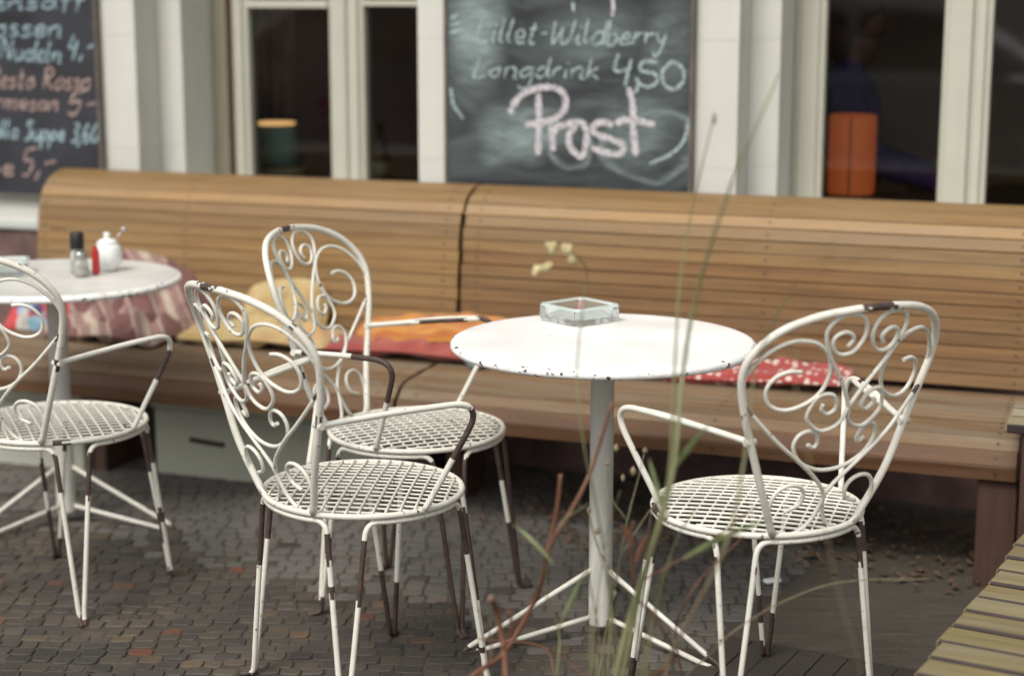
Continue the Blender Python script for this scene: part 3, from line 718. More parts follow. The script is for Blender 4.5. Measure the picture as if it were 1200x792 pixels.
pillow('cushion', .06, .055, .045, M['blue_cloth'], fac(-1.46, .285, .444), 0, 0, 0, .004, 12, 10, label='tiny pale blue cloth bundle at the edge of the red cushion', cat='cloth', seed=8)
pillow('cushion', .86, .18, .05, M['dots'], fac(-.80, .385, .449), R(0), R(5), 0, .010, label='long red seat cushion with white polka dots on the right bench', group=GC, seed=9)

# ------------------------------------------------------------------ tables
def table(name, label, x, y, foot0, paint='table_paint'):
    root = empty(name, (x, y, 0)); tag(root, label, 'table', 'round white metal tables')
    t = MB(); pr_ = [(.0001, .722), (.15, .722), (.30, .7205), (.332, .7195), (.341, .7185), (.347, .7155), (.3502, .710), (.3495, .704), (.345, .6995), (.338, .700), (.334, .706), (.30, .708), (.05, .706)]
    t.lathe(pr_, n=96, wob=.0009)
    for i in range(4, len(pr_) - 1):
        for k in range(96): t.m[i * 96 + k] = 1
    t.build('tabletop', [M[paint], M['table_rim']], root)
    p = MB(); p.lathe([(.027, .036), (.0275, .04), (.0275, .685), (.06, .700), (.06, .7055)], n=24); p.build('post', M['post_paint'], root)
    for k in range(3):
        a = R(foot0 + 120 * k); d = Vector((math.cos(a), math.sin(a), 0)); e = Vector((-d.y, d.x, 0))
        f = MB()
        P = [d * .022 + Vector((0, 0, .172)), d * .30 + Vector((0, 0, .034)), d * .328 + Vector((0, 0, .020)), d * .337 + Vector((0, 0, .011)), d * .327 + Vector((0, 0, .007)), d * .30 + Vector((0, 0, .008)), d * .022 + Vector((0, 0, .055))]
        C = [P[0].lerp(P[1], t_ / 4) for t_ in range(4)] + catmull(P[1:6], 6) + [P[5].lerp(P[6], t_ / 4) for t_ in range(1, 5)]
        f.tube(C, .0062, 8, 0, [(.50, .58)] if k != 1 else [(.47, .56)]); f.build('leg', [M['chair_paint'], M['bare_iron']], root)
    return root
TX, TY = .208, 3.925
DX, DY = -1.282, 4.842
table('bistro_table', 'round white metal table with chipped rim holding only a glass ashtray', TX, TY, 200)
table('bistro_table', 'round white metal table at the left holding shakers and a sugar pot', DX, DY, -15, 'table_paint_grey')

def ashtray(label, x, y, rz, s):
    o_ = MB(); h = .040; b = s / 2; i = b - .014
    ch = .012
    def ring(hw, z, c): return [(sx * hw - (c * sx if k == 0 else 0), sy * hw - (c * sy if k == 1 else 0), z) for sx, sy, k in ((1, 1, 0), (-1, 1, 0), (-1, 1, 1), (-1, -1, 1), (-1, -1, 0), (1, -1, 0), (1, -1, 1), (1, 1, 1))]
    rings = [ring(b * .95, 0, ch), ring(b, .006, ch), ring(b, h - .004, ch), ring(b - .003, h, ch), ring(i + .002, h, ch * .7), ring(i, h - .004, ch * .7), ring(i * .92, .012, ch), ]
    vs = [v for r_ in rings for v in r_]; fs = [tuple(range(8))[::-1]]
    for k in range(len(rings) - 1):
        for q in range(8): fs.append((k * 8 + q, k * 8 + (q + 1) % 8, k * 8 + 8 + (q + 1) % 8, k * 8 + 8 + q))
    fs.append(tuple(range((len(rings) - 1) * 8, len(rings) * 8)))
    o_.add(vs, fs)
    for k in range(1, 1 + 8 * (len(rings) - 1)):
        if (k - 1) // 8 in (2, 3, 4): o_.m[k] = 1
    o = o_.build('ashtray', [M['ash_glass'], M['ash_rim']], None, (x, y, .7235), rz); tag(o, label, 'ashtray', 'square glass ashtrays'); return o
ashtray('square clear glass ashtray alone on the middle table', .163, 4.15, R(40), .146)
ashtray('square clear glass ashtray on the left table beside the shakers', -1.425, 4.86, R(12), .13)
TZ = .7232
def shaker(label, x, y, r, h, cap_h, cap_key, cat):
    root = empty(cat.replace(' ', '_'), (x, y, TZ)); tag(root, label, 'shaker')
    j = MB(); j.lathe([(r * .9, 0), (r, .004), (r, h * .7), (r * .82, h)], n=20); j.build('jar', M['jar_glass'], root)
    c = MB(); c.lathe([(r * .85, .003), (r * .88, h * .55)], n=16); c.build('contents', M['salt'], root)
    k = MB(); k.lathe([(r * .9, h + .0005), (r * .95, h + .004), (r * .92, h + cap_h - .004), (r * .8, h + cap_h)], n=20); k.build('cap', M[cap_key], root)
shaker('tall glass shaker with a black cap on the left table', -1.222, 4.87, .021, .068, .048, 'black_plastic', 'pepper shaker')
shaker('short glass salt shaker with a dull metal cap in front of the black one', -1.200, 4.815, .020, .048, .022, 'steel', 'salt shaker')
m_ = MB(); m_.box((0, 0, .036), (.020, .012, .072), bev=.004); m_.box((0, 0, .077), (.014, .009, .009), bev=.002)
o = m_.build('lighter', M['red_plastic'], None, (-1.166, 4.845, TZ), R(20)); tag(o, 'small red lighter standing between shakers and sugar pot', 'lighter')
sg = empty('sugar_pot', (-1.150, 4.925, TZ)); tag(sg, 'round white porcelain sugar pot with lid and spoon on the left table', 'sugar pot')
m_ = MB(); m_.lathe([(.020, 0), (.024, .004), (.036, .022), (.041, .045), (.037, .066), (.029, .078)], n=28); m_.build('pot', M['porcelain'], sg)
m_ = MB(); m_.lathe([(.030, .0785), (.029, .083), (.018, .090), (.008, .093), (.008, .098), (.0115, .104), (.006, .109), (.0001, .110)], n=24); m_.build('lid', M['porcelain'], sg)
m_ = MB(); m_.tube([(.018, .0, .08), (.03, .004, .098), (.042, .006, .112)], .0022, 6); m_.tube([(.042, .006, .112), (.047, .007, .117), (.052, .008, .121)], lambda t: .003 + .006 * math.sin(t * 3.0), 8); m_.build('spoon', M['steel'], sg)

# ------------------------------------------------------------------ scroll chairs
RS, RY, ZS = .218, .2115, .446
REC = R(19.49); BA = R(26.94); WBS = .2201 * math.sin(BA); YB = .2127 * math.cos(BA); BOW = .045
def bp(s, t, off=0):
    return Vector((s, -YB - t * math.sin(REC) + BOW * (s / .2) ** 2 * min(max(t, 0) / .25, 1) + off, ZS + t * math.cos(REC)))
OUTL = [(.100, 0), (.150, .115), (.187, .22), (.213, .30), (.228, .365), (.220, .415), (.184, .462), (.125, .491), (.055, .503), (0, .505)]
BIG = [(-.122, .374), (-.144, .376), (-.164, .368), (-.177, .35), (-.179, .329), (-.17, .307), (-.152, .294), (-.13, .291), (-.109, .297), (-.086, .311), (-.07, .333), (-.064, .365), (-.07, .394), (-.083, .416), (-.107, .435), (-.134, .442), (-.158, .44), (-.181, .428), (-.2, .409), (-.214, .387), (-.2235, .355), (-.2225, .327)]
TOP = [(-.043, .424), (-.034, .439), (-.043, .452), (-.06, .456), (-.075, .446), (-.075, .429), (-.063, .412), (-.044, .407), (-.024, .415), (-.010, .44), (-.010, .463), (-.02, .482), (-.039, .493), (-.065, .493), (-.083, .483), (-.094, .465), (-.092, .444), (-.079, .415), (-.064, .389), (-.042, .358), (-.022, .328), (0, .287)]
MID = [(0, .285), (-.007, .26), (-.023, .244), (-.051, .238), (-.076, .254), (-.089, .273), (-.086, .298), (-.074, .319), (-.049, .32), (-.035, .306), (-.031, .286), (-.046, .276), (-.062, .287), (-.062, .3)]
CURL = [(-.069, .208), (-.054, .2), (-.048, .212), (-.058, .232), (-.075, .239), (-.093, .23), (-.099, .207), (-.086, .179), (-.064, .16), (-.032, .146), (0, .142)]
STRUT = [(-.2135, .304), (-.17, .255), (-.13, .213), (-.085, .174), (-.043, .136), (-.017, .109), (-.003, .087), (.003, .06), (.016, .025), (.038, .004), (.068, -.004), (.096, .008), (.117, .037), (.125, .073), (.117, .103), (.094, .117), (.067, .113), (.052, .094), (.058, .068), (.088, .055)]
MID2 = [(-s, t) for s, t in MID]
def mir(L): return [(-s, t) for s, t in L]
def chair(label, pose, bare, grid_rot=45):
    root = empty('scroll_chair', (pose[0], pose[1], 0), R(pose[2])); tag(root, label, 'chair', 'white wrought iron scroll chairs')
    mats = [M['chair_paint'], M['bare_iron']]; rc = random.Random(hash(label) % 1000)
    # seat
    se = MB(); ring = [Vector((RS * math.cos(2 * math.pi * k / 64), RY * math.sin(2 * math.pi * k / 64), ZS)) for k in range(64)]
    se.tube(ring, .0068, 8, 0, bare.get('ring', ()), closed=True); seat = se.build('seat', mats, root)
    gm = MB(); sp = .0275
    for ax in (0, 1):
        a = R(grid_rot + 90 * ax); d = Vector((math.cos(a), math.sin(a), 0)); e = Vector((-d.y, d.x, 0))
        for k in range(-8, 9):
            off = k * sp + rc.uniform(-.0012, .0012); h = .212 ** 2 - off ** 2
            if h <= 0: continue
            h = math.sqrt(h); pts = []
            for q in range(17):
                s = -h + 2 * h * q / 16; p = d * s + e * off; r2 = (p.x ** 2 + p.y ** 2) / .212 ** 2
                p.z = ZS + .003 + .007 * (1 - r2) + (.0015 if ax else -.0015); p.y *= RY / RS; pts.append(p)
            gm.tube(pts, .0029 if ax else .0025, 6)
    gm.build('wire_mesh', mats[0], seat)
    # back
    bk = MB(); path = catmull([bp(s, t) for s, t in OUTL] + [bp(-s, t) for s, t in OUTL[-2::-1]], 6)
    bk.tube(path, .0080, 10, 0, bare.get('back', ())); back = bk.build('backrest', mats, root)
    sc = MB(); rs = .0043
    for mk in (lambda L: L, mir):
        sc.tube(catmull([bp(s, t, .002) for s, t in mk(BIG)], 5), rs, 7)
        sc.tube(catmull([bp(s, t, .0) for s, t in mk(TOP)] + [bp(s, t, .0) for s, t in mk(MID2)[1:]], 5), rs, 7)
        sc.tube(catmull([bp(s, t, -.002) for s, t in mk(STRUT)], 5), rs, 7, 0, [(.0, .03)])
    sc.tube(catmull([bp(s, t, .003) for s, t in CURL] + [bp(s, t, .003) for s, t in mir(CURL)[-2::-1]], 5), rs, 7)
    sc.build('scrollwork', mats, back)
    # arms
    for sx, key in ((1, 'armR'), (-1, 'armL')):
        A = [bp(.188, .2227), (.214, -.15, .6635), (.245, -.075, .6715), (.272, .0, .6765), (.285, .045, .677), (.2895, .070, .668), (.2875, .080, .648), (.282, .074, .622), (.264, .052, .568), (.242, .026, .505), (.223, .002, .449)]
        A = [Vector(p) for p in A]; A = [Vector((p.x * sx, p.y, p.z)) for p in A]
        am = MB(); C = catmull(A, 6); am.tube(C, .0066, 9, 0, bare.get(key, ()))
        i0, i1 = 8, 24
        B = [p + Vector((-.013 * sx * math.sin(math.pi * min(1, max(0, (k - i0) / (i1 - i0)))) ** .5, 0, -.002)) for k, p in enumerate(C) if i0 <= k <= i1]
        am.tube(B, .0058, 8, 0, bare.get(key + '2', ()))
        am.tube([C[0] + Vector((.012 * sx, 0, 0)), C[0] - Vector((.012 * sx, 0, 0))], .0075, 8)
        am.build('armrest', mats, root)
    # legs
    feet = {'FR': (.189, .205), 'FL': (-.189, .205), 'RR': (.19, -.185), 'RL': (-.19, -.185)}
    ang = {k: math.atan2(v[1], v[0]) for k, v in feet.items()}
    order = ['FR', 'FL', 'RL', 'RR']
    for i, k in enumerate(order):
        lm = MB(); a0 = ang[k] % (2 * math.pi)
        nx = ang[order[(i + 1) % 4]] % (2 * math.pi); pv = ang[order[i - 1]] % (2 * math.pi)
        fx, fy = feet[k]; rd = Vector((fx, fy, 0)); rl = rd.length; rd.normalize(); tg = Vector((-rd.y, rd.x, 0))
        for sg, oth in ((1, nx), (-1, pv)):
            dlt = (oth - a0) % (2 * math.pi) if sg > 0 else -((a0 - oth) % (2 * math.pi))
            mid = a0 + dlt / 2; st_ = a0 + math.copysign(R(17), dlt)
            P = []
            for q in range(7):
                t = q / 6; a = mid + (st_ - mid) * t; P.append(Vector((.214 * math.cos(a), .2085 * math.sin(a), ZS - .0135)))
            a = st_ - math.copysign(R(4), dlt)
            P.append(Vector((.217 * math.cos(a), .212 * math.sin(a), ZS - .019)))
            a = st_ - math.copysign(R(6.5), dlt)
            top = Vector((.2205 * math.cos(a), .2155 * math.sin(a), ZS - .037)); P.append(top)
            foot = rd * (rl - .012) + tg * (sg * .0062) + Vector((0, 0, .028))
            for q in range(1, 8): P.append(top.lerp(foot, q / 7))
            P.append(rd * (rl - .004) + tg * (sg * .0060) + Vector((0, 0, .013))); P.append(rd * (rl + .022) + tg * (sg * .0035) + Vector((0, 0, .0082)))
            C = catmull(P, 4)
            lm.tube(C, .0061, 8, 0, bare.get(k + ('a' if sg > 0 else 'b'), ()))
        lm.build('leg', mats, root)
    return root
TOPP = [(.465, .505)]
# param along a leg rod: 0 = middle of the arc under the ring, about .24 = top of the leg, 1 = foot
chair('white scroll chair in front on the left, its brown right armrest bend nearest the camera', (-.322, 3.650, -51.2),
      dict(back=[(.483, .523), (.33, .334), (.17, .176)], armR=[(.56, .78)], armR2=[(.55, .9)], armL=[(.1, .13)],
           RLa=[(.24, .48), (.95, 1)], RLb=[(.24, .42), (.95, 1)], RRa=[(.27, .50)], RRb=[(.25, .36), (.44, .48)], FRa=[(.26, .62)], FRb=[(.24, .42), (.8, .83)], FLa=[(.66, 1)], FLb=[(.69, 1)]))
chair('white scroll chair standing between the bench and the front left chair', (-.234, 4.173, -112.9),
      dict(back=[(.48, .515), (.12, .14)], armR=[(.05, .09), (.36, .74)], armL=[(.50, .74)], armL2=[(.1, .8)], armR2=[(0, 1)],
           FLa=[(.22, .46), (.66, 1)], FLb=[(.2, 1)], FRa=[(.22, 1)], FRb=[(.22, 1)], RRa=[(.24, .5), (.62, .7), (.88, 1)], RRb=[(.24, .4), (.9, 1)], RLa=[(.3, 1)], RLb=[(.3, 1)]))
chair('white scroll chair alone at the right of the middle table', (.512, 3.521, 28.1),
      dict(back=[(.478, .522)], armL=[], armL2=[(0, .16)], armR=[(.42, .47)], ring=[(.44, .475), (.485, .495)],
           FLa=[(.22, .42), (.82, 1)], FLb=[(.25, .45), (.85, 1)], RRa=[(.24, .34)], RRb=[(.24, .36)], FRa=[(.68, .80), (.88, 1)], FRb=[(.76, 1)], RLa=[(.3, .31)], RLb=[(.27, .28)]))
chair('white scroll chair at the left edge of the photo, partly cut off', (-1.134, 4.243, -23.5),
      dict(back=[(.84, .85), (.16, .17), (.48, .52)], armR=[(.62, .76)], ring=[(.86, .885)],
           FRa=[(.26, .46), (.64, .8), (.93, 1)], FRb=[(.24, .40), (.62, .70), (.92, 1)], RRa=[(.24, .42), (.95, 1)], RRb=[(.24, .40), (.93, 1)], FLa=[(.45, .6), (.7, 1)], FLb=[(.25, .4), (.6, .7), (.85, 1)]))

# ------------------------------------------------------------------ things behind the glass
lp = empty('table_lamp', fac(-2.725, 1.46, .815), -TH); tag(lp, 'dark teal table lamp with a lit rim behind the left window', 'lamp')
m_ = MB(); m_.lathe([(.09, 0), (.115, .02), (.11, .045), (.05, .060)], n=28); m_.build('lamp_base', M['beige_cer'], lp)
m_ = MB(); m_.lathe([(.098, .0605), (.072, .205)], n=28); s_ = m_.build('lamp_shade', M['teal_shade'], lp)
m_ = MB(); m_.lathe([(.0725, .206), (.072, .213), (.060, .213)], n=28); m_.build('lit_rim', M['warm_glow'], lp)
ol = empty('paper_lamp', fac(-.562, 1.345, .845), -TH); tag(ol, 'glowing orange cylinder lamp standing in the right window', 'lamp')
m_ = MB(); m_.lathe([(.074, .012), (.076, .02), (.076, .262), (.070, .268), (.068, .26)], n=28); 
for z in (.09, .18): m_.tube([(.0765 * math.cos(2 * math.pi * k / 28), .0765 * math.sin(2 * math.pi * k / 28), z) for k in range(28)], .0012, 5, closed=True)
m_.build('lamp_shade', M['orange_shade'], ol)
m_ = MB(); m_.tube([(.006, -.0762, .014), (.006, -.0765, .262)], .003, 6, 0); m_.build('seam', M['frame_brown'], ol)
m_ = MB(); m_.lathe([(.0001, .2585), (.066, .2585)], n=28); m_.build('lit_top', M['warm_glow'], ol)
m_ = MB(); m_.lathe([(.07, 0), (.07, .0115)], n=24); m_.build('lamp_base', M['floor_in'], ol)
pl_ = bpy.data.lights.new('lamp_bulb', 'POINT'); pl_.energy = 9.0; pl_.color = (1, .66, .36); pl_.shadow_soft_size = .03
po_ = bpy.data.objects.new('lamp_bulb', pl_); COL.objects.link(po_); po_.parent = lp; po_.location = (0, 0, .17)
ct = empty('curtain', fac(0, 0, 0), -TH); tag(ct, 'dull grey brown curtain hanging at the left inside the left window', 'curtain')
m_ = MB(); pts = []
for k in range(41):
    t = k / 40; pts.append((-3.02 + .24 * t, 1.72 + .022 * math.sin(t * 26) + .008 * math.sin(t * 61)))
vs = [(x, y + dy, z) for (x, y) in pts for dy in (0, .004) for z in (.85, 2.3)]
fs = []
for k in range(40):
    b0 = 4 * k; fs += [(b0, b0 + 4, b0 + 5, b0 + 1), (b0 + 2, b0 + 3, b0 + 7, b0 + 6), (b0, b0 + 2, b0 + 6, b0 + 4), (b0 + 1, b0 + 5, b0 + 7, b0 + 3)]
fs += [(0, 1, 3, 2), (160, 162, 163, 161)]
m_.add(vs, fs, 0, True); m_.build('curtain_cloth', M['curtain'], ct)
m_ = MB(); m_.tube([(-3.06, 1.722, 2.31), (-1.85, 1.722, 2.31)], .012, 8); m_.build('curtain_rod', M['frame_brown'], ct)
bo_ = empty('bottle', fac(-2.27, 1.40, .815), -TH); tag(bo_, 'brown bottle in the shade behind the narrow left pane', 'bottle')
m_ = MB(); m_.lathe([(.03, 0), (.034, .004), (.034, .12), (.014, .17), (.013, .21), (.016, .215), (.016, .225)], n=20); m_.build('bottle_body', M['brown_glass'], bo_)
m_ = MB(); m_.lathe([(.0345, .03), (.0345, .09)], n=20); m_.build('bottle_label', M['beige_cer'], bo_)
# small flower pot seen in the dark
fp = empty('flower_vase', fac(-2.72, 1.60, .815), -TH); tag(fp, 'dim vase of yellow and red flowers deep in the left window', 'vase')
fp.location = fac(-2.52, 1.58, .815)
m_ = MB(); m_.lathe([(.03, 0), (.04, .03), (.03, .1), (.022, .15)], n=18); m_.build('vase', M['trouser'], fp)
m_ = MB(); rr_ = random.Random(3)
for k in range(26):
    a = rr_.uniform(0, 6.28); r_ = rr_.uniform(0, .04); c = (.02 + r_ * math.cos(a), r_ * math.sin(a), .27 + rr_.uniform(-.035, .035)); m_.lathe([(.0001, -.012), (.014, 0), (.0001, .012)], c, 7)
m_.build('flower_head', M['flower_y'], fp)
m_ = MB()
for k in range(12):
    a = rr_.uniform(0, 6.28); r_ = rr_.uniform(0, .028); c = (-.055 + r_ * math.cos(a), r_ * math.sin(a), .26 + rr_.uniform(-.025, .025)); m_.lathe([(.0001, -.012), (.013, 0), (.0001, .012)], c, 7)
m_.build('flower_head', M['flower_r'], fp)
m_ = MB(); m_.tube([(0, 0, .1), (.01, 0, .18), (.02, 0, .25)], .003, 5); m_.tube([(0, 0, .1), (-.02, 0, .18), (-.055, 0, .25)], .003, 5); m_.build('flower_stem', M['leaf'], fp)

# seated person inside, seen from behind and turned to the right
def skinned(name, joints, bones, mat, parent, root_i=0, sub=2):
    me = bpy.data.meshes.new(name); me.from_pydata([j[0] for j in joints], bones, []); me.materials.append(mat)
    o = bpy.data.objects.new(name, me); COL.objects.link(o); o.parent = parent
    sk = o.modifiers.new('Skin', 'SKIN'); sk.use_smooth_shade = True
    for i, j in enumerate(joints):
        sv = me.skin_vertices[0].data[i]; sv.radius = (j[1], j[2] if len(j) > 2 else j[1]); sv.use_root = (i == root_i)
    sb = o.modifiers.new('Subdivision', 'SUBSURF'); sb.levels = sub; sb.render_levels = sub
    return o
# person faces local +x
PZ = .18
pr = empty('person', fac(-.735, 2.02, PZ), -TH + R(12)); tag(pr, 'person in a purple top seated inside behind the right window, leaning forward', 'person')
body = [((0, 0, .50), .13, .15), ((.01, 0, .68), .13, .16), ((.03, 0, .86), .14, .18), ((.035, 0, .98), .10, .16), ((.045, 0, 1.06), .055), ((.05, 0, 1.10), .05),
        ((.035, .185, .925), .062), ((.035, -.185, .925), .062), ((.13, .22, .73), .055), ((.13, -.22, .73), .055), ((.38, .17, .66), .038), ((.38, -.17, .66), .038), ((.45, .155, .665), .03), ((.45, -.155, .665), .03)]
bo = [(0, 1), (1, 2), (2, 3), (3, 4), (4, 5), (3, 6), (3, 7), (6, 8), (7, 9), (8, 10), (9, 11), (10, 12), (11, 13)]
skinned('sweater', body[:12], bo[:11], M['purple'], pr)
bd_ = [((.05, 0, 1.03), .05), ((.06, 0, 1.09), .052), ((.07, 0, 1.145), .072, .072), ((.085, 0, 1.205), .090, .076), ((.08, 0, 1.265), .084, .074), ((.075, 0, 1.305), .05, .05), ((.14, 0, 1.14), .04, .04), ((.177, 0, 1.195), .014, .014)]
skinned('head', bd_, [(0, 1), (1, 2), (2, 3), (3, 4), (4, 5), (2, 6), (3, 7)], M['skin'], pr)
hr = MB(); 
def ell(mb, c, r, n=20, k=12, m=0, zlo=-1):
    mb.lathe([(max(1e-4, math.cos(a)), math.sin(a)) for a in [(-math.pi / 2) + math.pi * i / k for i in range(k + 1)] if math.sin(a) >= zlo], (0, 0, 0), n, m)
    cnt = n * len([1 for i in range(k + 1) if math.sin(-math.pi / 2 + math.pi * i / k) >= zlo])
    for i in range(len(mb.v) - cnt, len(mb.v)):
        v = mb.v[i]; mb.v[i] = (c[0] + v[0] * r[0], c[1] + v[1] * r[1], c[2] + v[2] * r[2])
ell(hr, (.058, 0, 1.245), (.105, .092, .105)); ell(hr, (.005, 0, 1.16), (.06, .08, .09)); hr.build('hair', M['hair'], pr)
for s in (-1, 1): ey = MB(); ell(ey, (.150, .032 * s, 1.213), (.010, .013, .008), 10, 8); ey.build('eye', M['hair'], pr)
for s in (-1, 1):
    js = [((.37, .17 * s, .66), .026), ((.42, .165 * s, .665), .032, .018), ((.46, .16 * s, .667), .034, .016)]
    bs = [(0, 1), (1, 2)]
    for q, (dy, ln) in enumerate(((-.026, .062), (-.009, .072), (.009, .068), (.025, .052))):
        b0 = len(js); js += [((.475, (.16 + dy) * s, .667), .010), ((.475 + ln * .55, (.16 + dy * 1.15) * s, .665), .009), ((.475 + ln, (.16 + dy * 1.2) * s, .652), .007)]; bs += [(2, b0), (b0, b0 + 1), (b0 + 1, b0 + 2)]
    b0 = len(js); js += [((.44, (.16 - .045) * s, .662), .011), ((.475, (.16 - .06) * s, .655), .009)]; bs += [(1, b0), (b0, b0 + 1)]
    skinned('hand', js, bs, M['skin'], pr, sub=1)
lj = [((0, 0, .50), .12, .14), ((.05, .09, .49), .088), ((.05, -.09, .49), .088), ((.42, .12, .50), .062), ((.42, -.12, .50), .062), ((.40, .12, .08), .042), ((.40, -.12, .08), .042), ((.50, .13, .035), .035), ((.50, -.13, .035), .035)]
lj.append(((-.0, 0, .60), .11, .13))
skinned('trousers', lj, [(0, 9), (0, 1), (0, 2), (1, 3), (2, 4), (3, 5), (4, 6), (5, 7), (6, 8)], M['trouser'], pr)
stl = empty('wooden_stool', fac(-.735, 2.02, PZ), -TH + R(12)); tag(stl, 'dark wooden stool under the person in purple', 'stool')
m_ = MB(); m_.lathe([(.16, .355), (.17, .36), (.17, .375), (.15, .38)], n=24); m_.build('seat', M['floor_in'], stl)
for a in range(4):
    t = math.pi / 4 + a * math.pi / 2; m_ = MB(); m_.tube([(.12 * math.cos(t), .12 * math.sin(t), .356), (.17 * math.cos(t), .17 * math.sin(t), .0)], .016, 8); m_.build('leg', M['floor_in'], stl)
tbi = empty('cafe_table', fac(-.22, 1.93, PZ), -TH + R(12)); tag(tbi, 'dark cafe table inside in front of the person in purple', 'table')
m_ = MB(); m_.box((.06, 0, .62), (.55, .6, .03), bev=.004); m_.build('tabletop', M['floor_in'], tbi)
m_ = MB(); m_.tube([(.06, 0, .605), (.06, 0, .02)], .03, 10); m_.lathe([(.2, 0), (.2, .015), (.03, .03)], (.06, 0, 0), 20); m_.build('pedestal', M['floor_in'], tbi)

# ------------------------------------------------------------------ weeds in front
def stem_obj(mb, pts, Y, r0, r1, m=0, ground=True, gx=None):
    """photo polyline from the ground upward at depth Y (metres); bends a little in depth"""
    P = []
    for k, (x, y) in enumerate(pts):
        P.append(at_y(x, y, Y + .05 * math.sin(k * 1.3 + x * .01)))
    if ground:
        b = P[0]; d = (P[0] - P[1]); d = d / max(abs(d.z), .05)
        g0 = Vector((b.x + d.x * .15, b.y + .02, 0)); P = [g0, b.lerp(g0, .5) + Vector((d.x * .03, 0, 0))] + P
    r0 *= .78; r1 *= .8; mb.tube(catmull(P, 7), lambda t: r0 + (r1 - r0) * t, 7, m); return P
def leafblade(mb, base, tip, wd, m=0, droop=.02):
    base = Vector(base); tip = Vector(tip); d = tip - base; side = d.cross(Vector((.2, -1, .3))).normalized() * wd; vs = []
    K = 7
    for i in range(K + 1):
        t = i / K; p = base + d * t + Vector((0, 0, -droop * t * t)); w = math.sin(math.pi * min(1, t * .92 + .08)) * (1 - .3 * t)
        vs += [p - side * w, p + Vector((0, -.002, -.004 * w)), p + side * w]
    fs = []
    for i in range(K): fs += [(3 * i, 3 * i + 1, 3 * i + 4, 3 * i + 3), (3 * i + 1, 3 * i + 2, 3 * i + 5, 3 * i + 4)]
    mb.add(vs, fs, m, True)
def plant(name, label, cat, base, parts, grp=None):
    root = empty(name, base); tag(root, label, cat, grp)
    for nm, mb, mt in parts:
        o = mb.build(nm, mt, root); o.matrix_parent_inverse = Matrix.Translation(-Vector(base))
    return root
GW = 'weeds growing in front of the tables'
a = MB(); P = stem_obj(a, [(722, 792), (745, 700), (772, 620), (790, 545), (800, 440), (815, 350), (850, 235), (885, 150), (914, 86)], 2.62, .0088, .0018)
leaf = MB(); leafblade(leaf, at_y(788, 552, 2.62), at_y(835, 480, 2.6), .006); leafblade(leaf, at_y(778, 610, 2.62), at_y(760, 520, 2.66), .005)
plant('weed_stem', 'tallest green weed stem, rising past the table to the upper window', 'weed', (P[0].x, P[0].y, 0), [('stem', a, M['green']), ('leaf', leaf, M['leaf'])], GW)
a = MB(); P = stem_obj(a, [(730, 792), (758, 660), (783, 560), (790, 440), (797, 330), (812, 240), (836, 140)], 2.72, .0060, .0012)
b = MB(); b.lathe([(.0001, -.010), (.003, -.004), (.0025, .006), (.0001, .012)], at_y(837, 140, 2.72), 8)
plant('weed_stem', 'thin green weed stem with a small bud, left of the tallest stem', 'weed', (P[0].x, P[0].y, 0), [('stem', a, M['green']), ('bud', b, M['green_brown'])], GW)
a = MB(); P = stem_obj(a, [(780, 792), (800, 740), (850, 640), (872, 540), (884, 440), (905, 380), (940, 318)], 2.55, .0058, .0016)
b = MB(); P2 = [at_y(850, 640, 2.55), at_y(905, 600, 2.5), at_y(945, 565, 2.48)]; b.tube(catmull(P2, 6), .002, 6)
leaf = MB(); leafblade(leaf, at_y(800, 655, 2.55), at_y(905, 592, 2.5), .006)
plant('weed_stem', 'green weed stem with brown lower half crossing the right chair', 'weed', (P[0].x, P[0].y, 0), [('stem', a, M['green_brown']), ('leaf', leaf, M['leaf'])], GW)
a = MB(); P = stem_obj(a, [(712, 792), (715, 700), (700, 600), (684, 520), (676, 440), (683, 360), (688, 322), (680, 304), (662, 294), (640, 300), (632, 314)], 2.75, .0035, .0010)
b = MB(); rr_ = random.Random(5)
for (x, y, s) in ((646, 291, .010), (664, 291, .009), (672, 303, .008), (631, 317, .009), (642, 313, .007)):
    c = at_y(x, y, 2.75)
    for k in range(7):
        q = c + Vector((rr_.uniform(-1, 1), rr_.uniform(-1, 1), rr_.uniform(-1, 1))) * s * .6; b.lathe([(.0001, -.006), (.0055, 0), (.0001, .006)], q, 7)
plant('flowering_weed', 'slender weed with blurred pale yellow flowers nodding above the ashtray', 'weed', (P[0].x, P[0].y, 0), [('stem', a, M['green']), ('flowers', b, M['pale_flower'])], GW)
a = MB(); P = stem_obj(a, [(545, 800), (590, 765), (628, 700), (645, 640), (668, 600), (692, 552), (718, 470)], 2.85, .0080, .0038)
P2 = [at_y(640, 655, 2.85), at_y(652, 600, 2.84), at_y(657, 556, 2.83)]; a.tube(catmull(P2, 6), lambda t: .0052 - .002 * t, 7)
P2 = [at_y(628, 700, 2.85), at_y(600, 745, 2.82), at_y(586, 700, 2.8)]
plant('twig', 'forked red brown twig standing in front of the middle table leg', 'twig', (P[0].x, P[0].y, 0), [('branch', a, M['redstem'])], GW)
a = MB(); P = stem_obj(a, [(593, 800), (590, 760), (582, 715), (575, 700)], 2.7, .0075, .006)
b = MB(); b.tube(catmull([at_y(590, 760, 2.7), at_y(600, 735, 2.68), at_y(596, 715, 2.67)], 5), .003, 6)
plant('twig', 'short brown broken twig at the bottom beside the left table foot', 'twig', (P[0].x, P[0].y, 0), [('branch', a, M['redstem']), ('branch', b, M['redstem'])], GW)
a = MB(); P = stem_obj(a, [(760, 800), (790, 770), (772, 730), (745, 690), (790, 660), (830, 635), (890, 590)], 2.8, .0042, .0016)
a.tube(catmull([at_y(745, 690, 2.8), at_y(738, 640, 2.78), at_y(742, 610, 2.77)], 6), lambda t: .003 - .0015 * t, 6)
